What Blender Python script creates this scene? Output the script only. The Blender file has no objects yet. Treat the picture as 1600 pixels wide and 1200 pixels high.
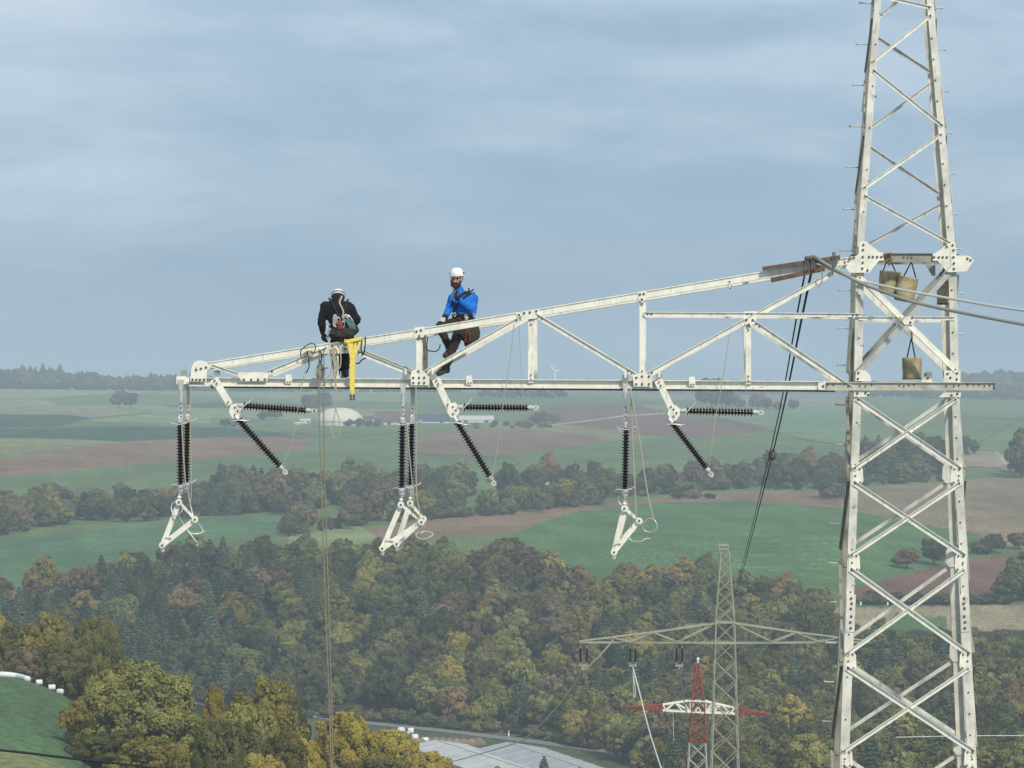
# valley pylons, two linemen and an autumn hillside
import bpy, bmesh, math, random
import numpy as np
from mathutils import Vector, Matrix, Quaternion

# ------------------------------------------------------------------ camera, sky, sun, exposure
S = bpy.context.scene
COL = S.collection
F = 5500.0                      # focal length in photo pixels (1600 wide)
cam_d = bpy.data.cameras.new("camera")
cam = bpy.data.objects.new("camera", cam_d)
COL.objects.link(cam)
cam_d.sensor_width = 36.0
cam_d.lens = 36.0 * F / 1600.0
cam_d.clip_start = 0.5
cam_d.clip_end = 30000
cam.location = (0, 0, 0)
cam.rotation_euler = (math.radians(90), 0, 0)
S.camera = cam

SUN_EL, SUN_AZ = math.radians(40), math.radians(156)    # azimuth clockwise from +Y
W = bpy.data.worlds.new("World")
S.world = W
W.use_nodes = True
nt = W.node_tree
nt.nodes.clear()
def N(t, kind, **kw):
    n = t.nodes.new(kind)
    for k, v in kw.items():
        setattr(n, k, v)
    return n
out = N(nt, "ShaderNodeOutputWorld")
bg = N(nt, "ShaderNodeBackground")
bg.inputs["Strength"].default_value = 0.106
sky = N(nt, "ShaderNodeTexSky", sky_type='NISHITA')
sky.sun_disc = False
sky.sun_elevation = SUN_EL
sky.sun_rotation = SUN_AZ
sky.altitude = 300
sky.dust_density = 1.5
tc = N(nt, "ShaderNodeTexCoord")
sep = N(nt, "ShaderNodeSeparateXYZ")
nt.links.new(tc.outputs["Generated"], sep.inputs[0])
mp = N(nt, "ShaderNodeMapping")
mp.inputs["Scale"].default_value = (10.0, 6.0, 36.0)
mp.inputs["Location"].default_value = (3.1, 0.4, 1.7)
mp.inputs["Rotation"].default_value = (0, math.radians(1), 0)
nt.links.new(tc.outputs["Generated"], mp.inputs[0])
n1 = N(nt, "ShaderNodeTexNoise")
n1.inputs["Scale"].default_value = 1.15
n1.inputs["Detail"].default_value = 7
n1.inputs["Roughness"].default_value = 0.60
n1.inputs["Distortion"].default_value = 0.15
nt.links.new(mp.outputs[0], n1.inputs["Vector"])
mp2 = N(nt, "ShaderNodeMapping")
mp2.inputs["Scale"].default_value = (4.0, 3.0, 30.0)
mp2.inputs["Location"].default_value = (7.3, 2.0, 0.35)
nt.links.new(tc.outputs["Generated"], mp2.inputs[0])
n2 = N(nt, "ShaderNodeTexNoise")
n2.inputs["Scale"].default_value = 1.0
n2.inputs["Detail"].default_value = 3
nt.links.new(mp2.outputs[0], n2.inputs["Vector"])
addn = N(nt, "ShaderNodeMath", operation='MULTIPLY_ADD')
nt.links.new(n1.outputs["Fac"], addn.inputs[0])
addn.inputs[1].default_value = 0.55
mul2 = N(nt, "ShaderNodeMath", operation='MULTIPLY')
nt.links.new(n2.outputs["Fac"], mul2.inputs[0])
mul2.inputs[1].default_value = 0.45
nt.links.new(mul2.outputs[0], addn.inputs[2])
# cloud thickness also depends on height above the horizon
elev = N(nt, "ShaderNodeMapRange")
elev.inputs["From Min"].default_value = 0.025
elev.inputs["From Max"].default_value = 0.11
elev.inputs["To Min"].default_value = -0.04
elev.inputs["To Max"].default_value = 0.155
nt.links.new(sep.outputs["Z"], elev.inputs[0])
addh = N(nt, "ShaderNodeMath", operation='ADD')
nt.links.new(addn.outputs[0], addh.inputs[0])
nt.links.new(elev.outputs[0], addh.inputs[1])
ramp = N(nt, "ShaderNodeValToRGB")
cr = ramp.color_ramp
cr.elements[0].position = 0.33
cr.elements[0].color = (0.258, 0.388, 0.535, 1)
cr.elements[1].position = 0.76
cr.elements[1].color = (0.575, 0.675, 0.775, 1)
e = cr.elements.new(0.52); e.color = (0.335, 0.465, 0.61, 1)
e = cr.elements.new(0.63); e.color = (0.445, 0.567, 0.70, 1)
nt.links.new(addh.outputs[0], ramp.inputs[0])
scale10 = N(nt, "ShaderNodeVectorMath", operation='SCALE')
scale10.inputs["Scale"].default_value = 10.0
nt.links.new(ramp.outputs[0], scale10.inputs[0])
mixs = N(nt, "ShaderNodeMix", data_type='RGBA')
mixs.inputs[0].default_value = 0.9
nt.links.new(sky.outputs[0], mixs.inputs[6])
nt.links.new(scale10.outputs[0], mixs.inputs[7])
nt.links.new(mixs.outputs[2], bg.inputs["Color"])
nt.links.new(bg.outputs[0], out.inputs["Surface"])

sun_d = bpy.data.lights.new("sun", 'SUN')
sun_d.energy = 3.3
sun_d.angle = math.radians(4)
sun_d.color = (1.0, 0.92, 0.77)
sun = bpy.data.objects.new("sun", sun_d)
COL.objects.link(sun)
sd = Vector((math.sin(SUN_AZ) * math.cos(SUN_EL), math.cos(SUN_AZ) * math.cos(SUN_EL), math.sin(SUN_EL)))
sun.rotation_euler = sd.to_track_quat('Z', 'Y').to_euler()
sun.location = sd * 60

S.view_settings.view_transform = 'Standard'
S.view_settings.look = 'None'
S.view_settings.exposure = 0.0
S.view_settings.gamma = 1.0
try:
    S.cycles.use_denoising = True
    S.cycles.volume_bounces = 1
    S.cycles.max_bounces = 6
    S.cycles.transparent_max_bounces = 8
except Exception:
    pass

rng = random.Random(7)
nrg = np.random.default_rng(11)

# ------------------------------------------------------------------ helpers
def P(px, py, Y=58.0):
    return Vector(((px - 800.0) * Y / F, Y, (600.0 - py) * Y / F))

def mat(name, color, rough=0.6, metal=0.0, var=0.0, vscale=6.0, spec=0.3, dark=None, bump=0.0, stain=None):
    m = bpy.data.materials.new(name)
    m.use_nodes = True
    t = m.node_tree
    b = t.nodes["Principled BSDF"]
    b.inputs["Roughness"].default_value = rough
    b.inputs["Metallic"].default_value = metal
    b.inputs["Specular IOR Level"].default_value = spec
    c = (*color, 1)
    if var > 0:
        co = N(t, "ShaderNodeTexCoord")
        no = N(t, "ShaderNodeTexNoise")
        no.inputs["Scale"].default_value = vscale
        no.inputs["Detail"].default_value = 6
        no.inputs["Roughness"].default_value = 0.65
        t.links.new(co.outputs["Object"], no.inputs["Vector"])
        rp = N(t, "ShaderNodeValToRGB")
        rp.color_ramp.elements[0].position = 0.33
        rp.color_ramp.elements[1].position = 0.62
        d = dark if dark else tuple(x * (1 - var) for x in color)
        rp.color_ramp.elements[0].color = (*d, 1)
        rp.color_ramp.elements[1].color = c
        t.links.new(no.outputs["Fac"], rp.inputs[0])
        t.links.new(rp.outputs[0], b.inputs["Base Color"])
        if stain:               # drips and dirt running down the steel
            ms = N(t, "ShaderNodeMapping"); ms.inputs["Scale"].default_value = (17, 17, 3.2)
            ns = N(t, "ShaderNodeTexNoise"); ns.inputs["Scale"].default_value = 1.0; ns.inputs["Detail"].default_value = 5
            rs = N(t, "ShaderNodeMapRange"); rs.inputs[1].default_value = .56; rs.inputs[2].default_value = .74; rs.inputs[4].default_value = .75
            mx = N(t, "ShaderNodeMix", data_type='RGBA'); mx.inputs[7].default_value = (*stain, 1)
            t.links.new(co.outputs["Object"], ms.inputs[0]); t.links.new(ms.outputs[0], ns.inputs["Vector"])
            t.links.new(ns.outputs["Fac"], rs.inputs[0]); t.links.new(rs.outputs[0], mx.inputs[0])
            t.links.new(rp.outputs[0], mx.inputs[6]); t.links.new(mx.outputs[2], b.inputs["Base Color"])
        if bump:
            bp = N(t, "ShaderNodeBump")
            bp.inputs["Strength"].default_value = bump
            t.links.new(no.outputs["Fac"], bp.inputs["Height"])
            t.links.new(bp.outputs[0], b.inputs["Normal"])
    else:
        b.inputs["Base Color"].default_value = c
    return m

class MB:
    """collects shapes, then links them as one mesh object"""
    def __init__(self):
        self.v, self.f, self.m = [], [], []
    def add(self, verts, faces, mi=0):
        o = len(self.v)
        self.v += [tuple(v) for v in verts]
        self.f += [tuple(i + o for i in f) for f in faces]
        self.m += [mi] * len(faces)
    def box(self, c, sx, sy, sz, mi=0, rot=None):
        vs = []
        for x in (-.5, .5):
            for y in (-.5, .5):
                for z in (-.5, .5):
                    p = Vector((x * sx, y * sy, z * sz))
                    if rot is not None:
                        p = rot @ p
                    vs.append(Vector(c) + p)
        self.add(vs, [(0, 1, 3, 2), (4, 6, 7, 5), (0, 4, 5, 1), (2, 3, 7, 6), (0, 2, 6, 4), (1, 5, 7, 3)], mi)
    def extrude(self, prof, p0, p1, v, b, mi=0):
        """prof: 2D polygon in (v,b) axes swept from p0 to p1"""
        n = len(prof)
        A = [p0 + v * x + b * y for x, y in prof]
        B = [p1 + v * x + b * y for x, y in prof]
        fs = [(i, (i + 1) % n, n + (i + 1) % n, n + i) for i in range(n)]
        fs += [tuple(range(n - 1, -1, -1)), tuple(range(n, 2 * n))]
        self.add(A + B, fs, mi)
    def angle(self, p0, p1, w=0.09, d=0.06, t=0.011, n=Vector((0, -1, 0)), flip=1, out=True, mi=0):
        """steel angle: one flange in the face plane (normal n), one standing out (or back) along its upper (flip=1) or lower edge"""
        tt = (p1 - p0).normalized()
        v = n.cross(tt).normalized()
        up = Vector((0, 0, 1))
        if abs(v.dot(up)) > 0.05:
            if v.dot(up) < 0: v = -v
        elif v.x < 0:
            v = -v
        v = v * flip
        b = n.normalized() * (1 if out else -1)
        h = w / 2
        prof = [(-h, 0), (h, 0), (h, d), (h - t, d), (h - t, t), (-h, t)]
        self.extrude(prof, p0, p1, v, b, mi)
    def flat(self, p0, p1, w, t, n=Vector((0, -1, 0)), mi=0):
        tt = (p1 - p0).normalized()
        v = n.cross(tt).normalized()
        self.extrude([(-w / 2, 0), (w / 2, 0), (w / 2, t), (-w / 2, t)], p0, p1, v, -n, mi)
    def tube(self, pts, r, seg=8, mi=0, r1=None, caps=True):
        pts = [Vector(p) for p in pts]
        n = len(pts)
        rs = r if isinstance(r, (list, tuple)) else [r + ((r1 if r1 is not None else r) - r) * i / max(1, n - 1) for i in range(n)]
        vs, fs = [], []
        ref = None
        for i, p in enumerate(pts):
            t = (pts[min(i + 1, n - 1)] - pts[max(i - 1, 0)])
            t = t.normalized() if t.length > 1e-9 else Vector((0, 0, 1))
            if ref is None:
                ref = Vector((0, 1, 0)) if abs(t.y) < 0.9 else Vector((1, 0, 0))
            a = (ref - t * ref.dot(t))
            a = a.normalized() if a.length > 1e-6 else t.orthogonal().normalized()
            ref = a
            c = t.cross(a)
            for k in range(seg):
                g = 2 * math.pi * k / seg
                vs.append(p + a * (math.cos(g) * rs[i]) + c * (math.sin(g) * rs[i]))
        for i in range(n - 1):
            for k in range(seg):
                k2 = (k + 1) % seg
                fs.append((i * seg + k, i * seg + k2, (i + 1) * seg + k2, (i + 1) * seg + k))
        if caps:
            fs.append(tuple(range(seg - 1, -1, -1)))
            fs.append(tuple((n - 1) * seg + k for k in range(seg)))
        self.add(vs, fs, mi)
    def lathe(self, prof, p0, axis, seg=12, mi=0):
        """prof: (distance along axis, radius)"""
        axis = Vector(axis).normalized()
        self.tube_rings([(Vector(p0) + axis * a, r) for a, r in prof], axis, seg, mi)
    def tube_rings(self, rings, axis, seg, mi):
        a = axis.orthogonal().normalized()
        c = axis.cross(a)
        vs, fs = [], []
        for p, r in rings:
            for k in range(seg):
                g = 2 * math.pi * k / seg
                vs.append(p + (a * math.cos(g) + c * math.sin(g)) * max(r, 1e-4))
        n = len(rings)
        for i in range(n - 1):
            for k in range(seg):
                k2 = (k + 1) % seg
                fs.append((i * seg + k, i * seg + k2, (i + 1) * seg + k2, (i + 1) * seg + k))
        fs.append(tuple(range(seg - 1, -1, -1)))
        fs.append(tuple((n - 1) * seg + k for k in range(seg)))
        self.add(vs, fs, mi)
    def plate(self, pts, t=0.012, n=Vector((0, -1, 0)), mi=0):
        """polygon plate, pts on its front face, thickness backwards"""
        k = len(pts)
        A = [Vector(p) for p in pts]
        B = [p - n * t for p in A]
        fs = [tuple(range(k)), tuple(range(2 * k - 1, k - 1, -1))]
        fs += [(i, k + i, k + (i + 1) % k, (i + 1) % k) for i in range(k)]
        self.add(A + B, fs, mi)
    def bolt(self, p, r=0.018, h=0.022, n=Vector((0, -1, 0)), mi=1):
        self.lathe([(0, r), (h, r * 0.95)], Vector(p), n, 6, mi)
    def build(self, name, mats, parent=None, smooth=False):
        me = bpy.data.meshes.new(name)
        me.from_pydata(self.v, [], self.f)
        for m in (mats if isinstance(mats, (list, tuple)) else [mats]):
            me.materials.append(m)
        nm = len(me.materials)
        me.polygons.foreach_set("material_index", [min(i, nm - 1) for i in self.m])
        bm = bmesh.new(); bm.from_mesh(me)
        bmesh.ops.recalc_face_normals(bm, faces=bm.faces)
        bm.to_mesh(me); bm.free()
        if smooth:
            me.polygons.foreach_set("use_smooth", [True] * len(me.polygons))
        o = bpy.data.objects.new(name, me)
        COL.objects.link(o)
        if parent is not None:
            adopt(o, parent)
        return o

def adopt(o, parent):
    o.parent = parent
    o.matrix_parent_inverse = parent.matrix_basis.inverted() if parent.parent is None else Matrix.Identity(4)
    if parent.parent is not None:
        o.matrix_parent_inverse = world_of(parent).inverted()

def world_of(o):
    m = o.matrix_basis.copy()
    if o.parent is not None:
        m = world_of(o.parent) @ o.matrix_parent_inverse @ m
    return m

def tag(o, label=None, cat=None, group=None, kind=None):
    if label: o["label"] = label
    if cat: o["category"] = cat
    if group: o["group"] = group
    if kind: o["kind"] = kind
    return o

def empty(name, loc, label=None, cat=None, group=None):
    o = bpy.data.objects.new(name, None)
    o.empty_display_size = 0.3
    COL.objects.link(o)
    o.location = loc
    return tag(o, label, cat, group)

def copy_tree(o, loc, scale=None, rz=None, label=None):
    r = o.copy(); COL.objects.link(r); r.location = loc
    if scale is not None: r.scale = scale
    if rz is not None: r.rotation_euler = (0, 0, rz)
    if label: r["label"] = label
    for ch in o.children:
        c = ch.copy(); COL.objects.link(c); c.parent = r
        for g in ch.children:
            d = g.copy(); COL.objects.link(d); d.parent = c
    return r

def spline(pts, n=24):
    """Catmull-Rom through pts"""
    pts = [Vector(p) for p in pts]
    q = [pts[0] * 2 - pts[1]] + pts + [pts[-1] * 2 - pts[-2]]
    o = []
    per = max(2, n // (len(pts) - 1))
    for i in range(1, len(q) - 2):
        for k in range(per):
            t = k / per
            a, b, c, d = q[i - 1], q[i], q[i + 1], q[i + 2]
            o.append(0.5 * ((2 * b) + (c - a) * t + (2 * a - 5 * b + 4 * c - d) * t * t + (3 * b - a - 3 * c + d) * t ** 3))
    o.append(pts[-1])
    return o

# ------------------------------------------------------------------ materials
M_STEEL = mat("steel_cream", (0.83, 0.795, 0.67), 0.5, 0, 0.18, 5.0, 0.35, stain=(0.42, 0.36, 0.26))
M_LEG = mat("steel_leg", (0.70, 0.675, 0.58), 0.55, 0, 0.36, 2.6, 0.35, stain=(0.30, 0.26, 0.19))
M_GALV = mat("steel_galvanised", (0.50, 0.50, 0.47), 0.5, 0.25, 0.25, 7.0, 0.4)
M_GREY = mat("steel_weathered_and_shaded", (0.33, 0.31, 0.255), 0.65, 0, 0.35, 4.0)  # weathered grey steel, also painted shade on the tower's turned-away side
M_BOLT = mat("bolt_dark", (0.10, 0.09, 0.07), 0.55, 0.3)
M_DKST = mat("dark_steel_and_shade", (0.13, 0.12, 0.10), 0.7)  # dark gear, and the painted shade below the lower chord
M_INS = mat("insulator_brown", (0.028, 0.016, 0.013), 0.25, 0, 0, spec=0.5)
M_FIT = mat("fitting_metal", (0.60, 0.595, 0.56), 0.45, 0.3, 0.25, 9.0)
M_ROPE = mat("rope_beige", (0.40, 0.36, 0.25), 0.9)
M_HAUL = mat("rope_hauling", (0.24, 0.215, 0.14), 0.9)
M_ROPEG = mat("rope_grey", (0.36, 0.36, 0.33), 0.85)
M_BLACK = mat("black_cord", (0.012, 0.012, 0.014), 0.7)
M_CABLE = mat("cable_steel", (0.26, 0.25, 0.22), 0.6)
M_WIRE = mat("wire_light", (0.62, 0.62, 0.58), 0.6, 0.0)
M_YEL = mat("strap_yellow", (0.84, 0.66, 0.13), 0.8, 0, 0.22, 26)
M_WOOD = mat("board_redbrown", (0.17, 0.105, 0.075), 0.8, 0, 0.5, 9)
M_CANVAS = mat("canvas_tan", (0.50, 0.42, 0.26), 0.9, 0, 0.45, 9, dark=(0.27, 0.215, 0.12), bump=0.5)
M_RUST = mat("canvas_rust", (0.20, 0.12, 0.06), 0.9)

HAZE = 0.000175

# ------------------------------------------------------------------ terrain: one sheet from the tower foot to the horizon
T_PX = np.array([-300, 0, 400, 800, 1200, 1600, 1900], float)
T_Y = np.array([300, 400, 500, 600, 720, 800, 900, 950, 1000, 1100, 1250, 1400, 1650, 1800, 2100, 2500, 3000, 3500, 4200, 5200, 7000, 9500], float)
T_PYS = np.array([
    # photo row at which the ground of each distance stands, per column
    [1300, 1330, 1500, 1560, 1560, 1560, 1560],
    [1150, 1165, 1340, 1400, 1400, 1400, 1400],
    [1056, 1062, 1250, 1310, 1310, 1310, 1310],
    [1130, 1130, 1240, 1290, 1290, 1290, 1290],
    [1190, 1190, 1240, 1262, 1262, 1262, 1262],
    [1190, 1190, 1215, 1232, 1234, 1236, 1236],
    [1150, 1160, 1172, 1180, 1185, 1188, 1188],
    [1130, 1138, 1146, 1152, 1160, 1164, 1164],
    [1108, 1112, 1122, 1128, 1136, 1140, 1140],
    [1008, 1010, 1022, 1032, 1050, 1060, 1060],
    [902, 904, 896, 892, 912, 950, 950],
    [858, 856, 842, 838, 850, 880, 880],
    [800, 797, 790, 786, 786, 790, 790],
    [762, 760, 756, 758, 756, 762, 762],
    [704, 704, 716, 718, 716, 722, 722],
    [670, 672, 684, 686, 684, 686, 686],
    [642, 644, 656, 656, 656, 656, 656],
    [624, 626, 634, 632, 638, 644, 644],
    [607, 608, 612, 613, 619, 627, 627],
    [607, 608, 612, 616, 618, 618, 618],
    [606, 607, 609, 609, 609, 610, 610],
    [604, 604, 604, 604, 604, 604, 604]], float)
T_Z = (600.0 - T_PYS) * T_Y[:, None] / F

def _smooth_cols(px):
    px = np.clip(np.asarray(px, float), T_PX[0], T_PX[-1])
    i = np.clip(np.searchsorted(T_PX, px) - 1, 0, len(T_PX) - 2)
    t = (px - T_PX[i]) / (T_PX[i + 1] - T_PX[i])
    t = t * t * (3 - 2 * t)
    return i, t

def _hermite_slopes():
    h = np.diff(T_Y)[:, None]
    d = np.diff(T_Z, axis=0) / h
    m = np.zeros_like(T_Z)
    for k in range(1, len(T_Y) - 1):
        w1 = 2 * h[k] + h[k - 1]; w2 = h[k] + 2 * h[k - 1]
        same = d[k - 1] * d[k] > 0
        with np.errstate(divide='ignore', invalid='ignore'):
            hm = (w1 + w2) / (w1 / d[k - 1] + w2 / d[k])
        m[k] = np.where(same, hm, 0)
    m[0] = d[0]; m[-1] = d[-1]
    return m
T_M = _hermite_slopes()

def ground_z(px, Y):
    px, Y = np.broadcast_arrays(np.asarray(px, float), np.asarray(Y, float))
    i, t = _smooth_cols(px)
    Yc = np.clip(Y, T_Y[0], T_Y[-1])
    k = np.clip(np.searchsorted(T_Y, Yc, side='right') - 1, 0, len(T_Y) - 2)
    h = T_Y[k + 1] - T_Y[k]
    s = (Yc - T_Y[k]) / h
    h00 = 2 * s ** 3 - 3 * s ** 2 + 1; h10 = s ** 3 - 2 * s ** 2 + s; h01 = 1 - h00; h11 = s ** 3 - s ** 2
    def col(j):
        return h00 * T_Z[k, j] + h10 * h * T_M[k, j] + h01 * T_Z[k + 1, j] + h11 * h * T_M[k + 1, j]
    z = col(i) * (1 - t) + col(i + 1) * t
    # towards the tower foot the slope climbs gently
    near = np.clip((300 - Y) / 300, 0, 1)
    z = z + near * 8.0
    X = (px - 800) * Y / F
    und = 0.6 * np.sin(X / 61.0 + 1.3) * np.sin(Y / 83.0) + 0.4 * np.sin(X / 27.0) * np.sin(Y / 39.0 + 2)
    return z + und * np.clip((Y - 200) / 600, 0, 1) * np.clip(1.6 - Y / 6000, .3, 1)

def gz(X, Y):
    return float(ground_z(800 + X * F / Y, Y))

_YS = np.exp(np.linspace(math.log(780), math.log(7000), 4000))
def hit(px, py, ymin=780):
    """ground point that the photo shows at (px, py), beyond ymin"""
    ys = _YS[_YS >= ymin] if ymin >= 780 else np.exp(np.linspace(math.log(ymin), math.log(7000), 5000))
    g = 600 - ground_z(np.full_like(ys, px), ys) * F / ys
    k = np.argmax(np.minimum.accumulate(g) <= py)
    Y = float(ys[k])
    return Vector(((px - 800) * Y / F, Y, float(ground_z(px, Y))))

cols = np.concatenate([np.linspace(-4200, -120, 50, endpoint=False), np.linspace(-120, 1720, 760), np.linspace(1720, 5800, 51)[1:]])
rows = np.concatenate([np.array([4, 12, 25, 40, 60, 90, 130, 180, 230, 280]), np.exp(np.linspace(math.log(300), math.log(5200), 720)), np.array([5600, 6200, 7000, 8000, 9500, 11500])])
gx, gy = np.meshgrid(cols, rows)
zz = ground_z(gx, gy)
X = (gx - 800) * gy / F
TERR_ZMIN, TERR_XMAX = float(zz.min()), float(np.abs(X).max())
PYG = 600 - zz * F / gy
nr, nc = gx.shape
me = bpy.data.meshes.new("ground")
co = np.stack([X, gy, zz], -1).reshape(-1, 3)
me.vertices.add(nr * nc)
me.vertices.foreach_set("co", co.ravel())
idx = np.arange(nr * nc).reshape(nr, nc)
quads = np.stack([idx[:-1, :-1], idx[:-1, 1:], idx[1:, 1:], idx[1:, :-1]], -1).reshape(-1, 4)
nq = len(quads)
me.loops.add(nq * 4)
me.loops.foreach_set("vertex_index", quads.ravel())
me.polygons.add(nq)
me.polygons.foreach_set("loop_start", np.arange(0, nq * 4, 4))
me.polygons.foreach_set("loop_total", np.full(nq, 4))
me.polygons.foreach_set("use_smooth", np.ones(nq, bool))
me.update()

# field colours (crop, ploughed soil, meadow ...) as a colour attribute on the sheet
G_L = (0.20, 0.245, 0.105); G_M = (0.112, 0.160, 0.055); G_D = (0.036, 0.070, 0.026); G_B = (0.076, 0.142, 0.045)
BR = (0.20, 0.128, 0.072); BR_R = (0.150, 0.082, 0.055); TAN = (0.26, 0.22, 0.13); OLV = (0.19, 0.185, 0.07); PATH = (0.36, 0.33, 0.26)
GREYT = (0.20, 0.19, 0.13); WOOD = (0.035, 0.04, 0.022); DARK = (0.04, 0.075, 0.035)
colr = np.empty((nr, nc, 3))
colr[:] = G_M
colr[gy < 1255] = WOOD
colr[gy < 1003] = (0.085, 0.105, 0.055)
colr[gy < 640] = (0.10, 0.12, 0.055)
colr[gy > 5200] = (0.07, 0.11, 0.06)

def inside(px, py, poly):
    r = np.zeros(px.shape, bool)
    n = len(poly)
    for i in range(n):
        x1, y1 = poly[i]; x2, y2 = poly[(i + 1) % n]
        c = ((y1 > py) != (y2 > py))
        with np.errstate(divide='ignore', invalid='ignore'):
            xx = (x2 - x1) * (py - y1) / (y2 - y1 + 1e-12) + x1
        r ^= c & (px < xx)
    return r
_nf = [0]
def field(poly, c, ymin=1240, ymax=5200):
    m = inside(gx, PYG, poly) & (gy > ymin) & (gy < ymax)
    colr[m] = c
    # sowing and tractor lines of this field, running their own way
    _nf[0] += 1
    a = -.5 + 1.0 * ((_nf[0] * 0.618) % 1)
    q = (gy * math.cos(a) + X * math.sin(a)) / (26 + 9 * (_nf[0] % 3))
    colr[m & (q % 1 < .10)] *= .86
    colr[m] *= (1 + .05 * np.sin(q * 4.1 + 1))[m][:, None]
def line(pts, w, c, ymin=1240, ymax=5200):
    d = np.full(gx.shape, 1e9)
    for (x1, y1), (x2, y2) in zip(pts[:-1], pts[1:]):
        L2 = (x2 - x1) ** 2 + (y2 - y1) ** 2
        t = np.clip(((gx - x1) * (x2 - x1) + (PYG - y1) * (y2 - y1)) / L2, 0, 1)
        d = np.minimum(d, np.hypot(gx - x1 - t * (x2 - x1), PYG - y1 - t * (y2 - y1)))
    colr[(d < w / 2) & (gy > ymin) & (gy < ymax)] = c

field([(-200, 600), (640, 600), (640, 646), (330, 662), (-200, 650)], G_L)
field([(-200, 620), (70, 620), (100, 624), (40, 630), (-200, 634)], (0.21, 0.19, 0.13))
field([(60, 622), (190, 614), (330, 618), (520, 625), (640, 628), (640, 640), (330, 633), (100, 634)], G_M)
field([(250, 635), (330, 628), (480, 632), (480, 638), (300, 637)], G_D)
field([(-200, 646), (100, 648), (150, 651), (80, 668), (-200, 670)], G_D)
field([(60, 646), (150, 645), (215, 646), (150, 653), (100, 648)], (0.25, 0.19, 0.14))
line([(80, 668), (130, 656), (170, 651), (235, 645)], 1.6, DARK)
field([(-200, 671), (80, 669), (190, 666), (330, 668), (470, 664), (500, 684), (330, 684), (205, 691), (130, 687), (-200, 680)], G_D)
field([(-200, 681), (130, 687), (195, 692), (100, 702), (-200, 722)], OLV)
field([(-200, 722), (0, 717), (100, 702), (200, 690), (330, 683), (430, 682), (530, 688), (520, 698), (330, 717), (200, 727), (0, 745), (-200, 760)], BR)
field([(480, 690), (640, 676), (640, 735), (480, 735)], G_M)
field([(330, 652), (480, 656), (640, 668), (640, 676), (500, 688), (430, 676), (330, 666)], G_M)
line([(430, 676), (540, 682), (640, 674)], 1.8, DARK)
field([(640, 684), (680, 674), (780, 669), (860, 673), (930, 681), (945, 690), (870, 702), (800, 710), (720, 712), (650, 708)], (0.19, 0.125, 0.072))
field([(680, 674), (780, 667), (880, 664), (990, 672), (1010, 684), (945, 690), (930, 681), (860, 673), (780, 669)], OLV)
field([(640, 600), (860, 612), (1000, 622), (1000, 634), (840, 636), (760, 646), (640, 655)], G_M)
field([(800, 662), (840, 640), (880, 634), (940, 630), (1010, 634), (1060, 650), (1130, 653), (1185, 664), (1205, 672), (1160, 678), (1120, 681), (1090, 684), (1000, 680), (960, 672), (880, 664)], BR_R)
line([(855, 664), (900, 660), (980, 649), (1040, 646)], 1.8, PATH)
field([(1000, 622), (1110, 626), (1240, 637), (1345, 634), (1345, 604), (1000, 604)], GREYT)
field([(1000, 632), (1060, 632), (1060, 640), (1020, 640)], GREYT)
field([(1185, 664), (1120, 650), (1180, 642), (1345, 634), (1345, 690), (1260, 690)], (0.13, 0.20, 0.09))
line([(1110, 654), (1150, 660), (1180, 672)], 3, DARK)
line([(1200, 672), (1270, 690), (1340, 697)], 2, DARK)
line([(1480, 650), (1600, 656)], 1.6, DARK)
line([(1528, 692), (1590, 657), (1640, 640)], 1.8, DARK)
line([(640, 708), (720, 712), (800, 716), (812, 724), (790, 732)], 1.5, DARK)
field([(1504, 704), (1560, 706), (1585, 722), (1640, 740), (1504, 730)], TAN)
line([(1504, 729), (1590, 733)], 1.6, DARK)
line([(1556, 706), (1570, 722), (1600, 742), (1640, 752)], 3, PATH)
field([(1195, 768), (1310, 765), (1400, 757), (1600, 744), (1800, 735), (1800, 900), (1600, 862), (1520, 832), (1400, 813), (1310, 795), (1190, 784)], (0.215, 0.165, 0.10))
field([(430, 848), (600, 822), (780, 796), (940, 790), (1100, 770), (1200, 768), (1310, 766), (1310, 792), (1190, 786), (1090, 783), (1000, 788), (900, 800), (850, 815), (800, 833), (700, 838)], (0.20, 0.13, 0.08))
line([(880, 806), (930, 803)], 3, DARK)
field([(790, 840), (860, 812), (900, 800), (1000, 788), (1090, 783), (1190, 785), (1310, 793), (1400, 813), (1520, 832), (1600, 862), (1660, 880), (1500, 878), (1380, 906), (1330, 935), (1290, 960), (900, 960)], G_B, ymin=1180)
for k in range(9):
    line([(900 + k * 40, 868 + k * 3), (1100 + k * 20, 850 + k * 6), (1340, 838 + k * 9)], 0.9, (0.10, 0.21, 0.09))
field([(1300, 940), (1330, 922), (1380, 906), (1500, 876), (1600, 862), (1800, 850), (1800, 936), (1600, 936), (1340, 942)], BR_R, ymin=1150)
field([(1300, 949), (1600, 944), (1800, 944), (1800, 985), (1600, 985), (1300, 985)], TAN, ymin=1080)
field([(1310, 940), (1390, 936), (1390, 949), (1310, 949)], G_B, ymin=1080)
field([(1400, 958), (1480, 965), (1480, 985), (1380, 985)], G_B, ymin=1080)
field([(-200, 852), (100, 836), (270, 813), (460, 803), (460, 830), (320, 846), (150, 925), (-200, 925)], (0.085, 0.155, 0.068), ymin=1180)
field([(450, 832), (560, 822), (600, 845), (450, 860)], G_L, ymin=1180)
# near pasture on the left shoulder, and the rough strip in front of it
m = (gx < 175 - (gy - 400) * 0.16) & (gy > 330) & (gy < 515)
colr[m] = (0.080, 0.138, 0.060)
m = (gx < 260) & (gy <= 395) & (gy > 200)
colr[m] = (0.15, 0.17, 0.07)
m = np.abs((gx - 128) - (gy - 400) * 0.35) < 4
colr[m & (gy > 396) & (gy < 440)] = (0.05, 0.06, 0.035)
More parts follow.
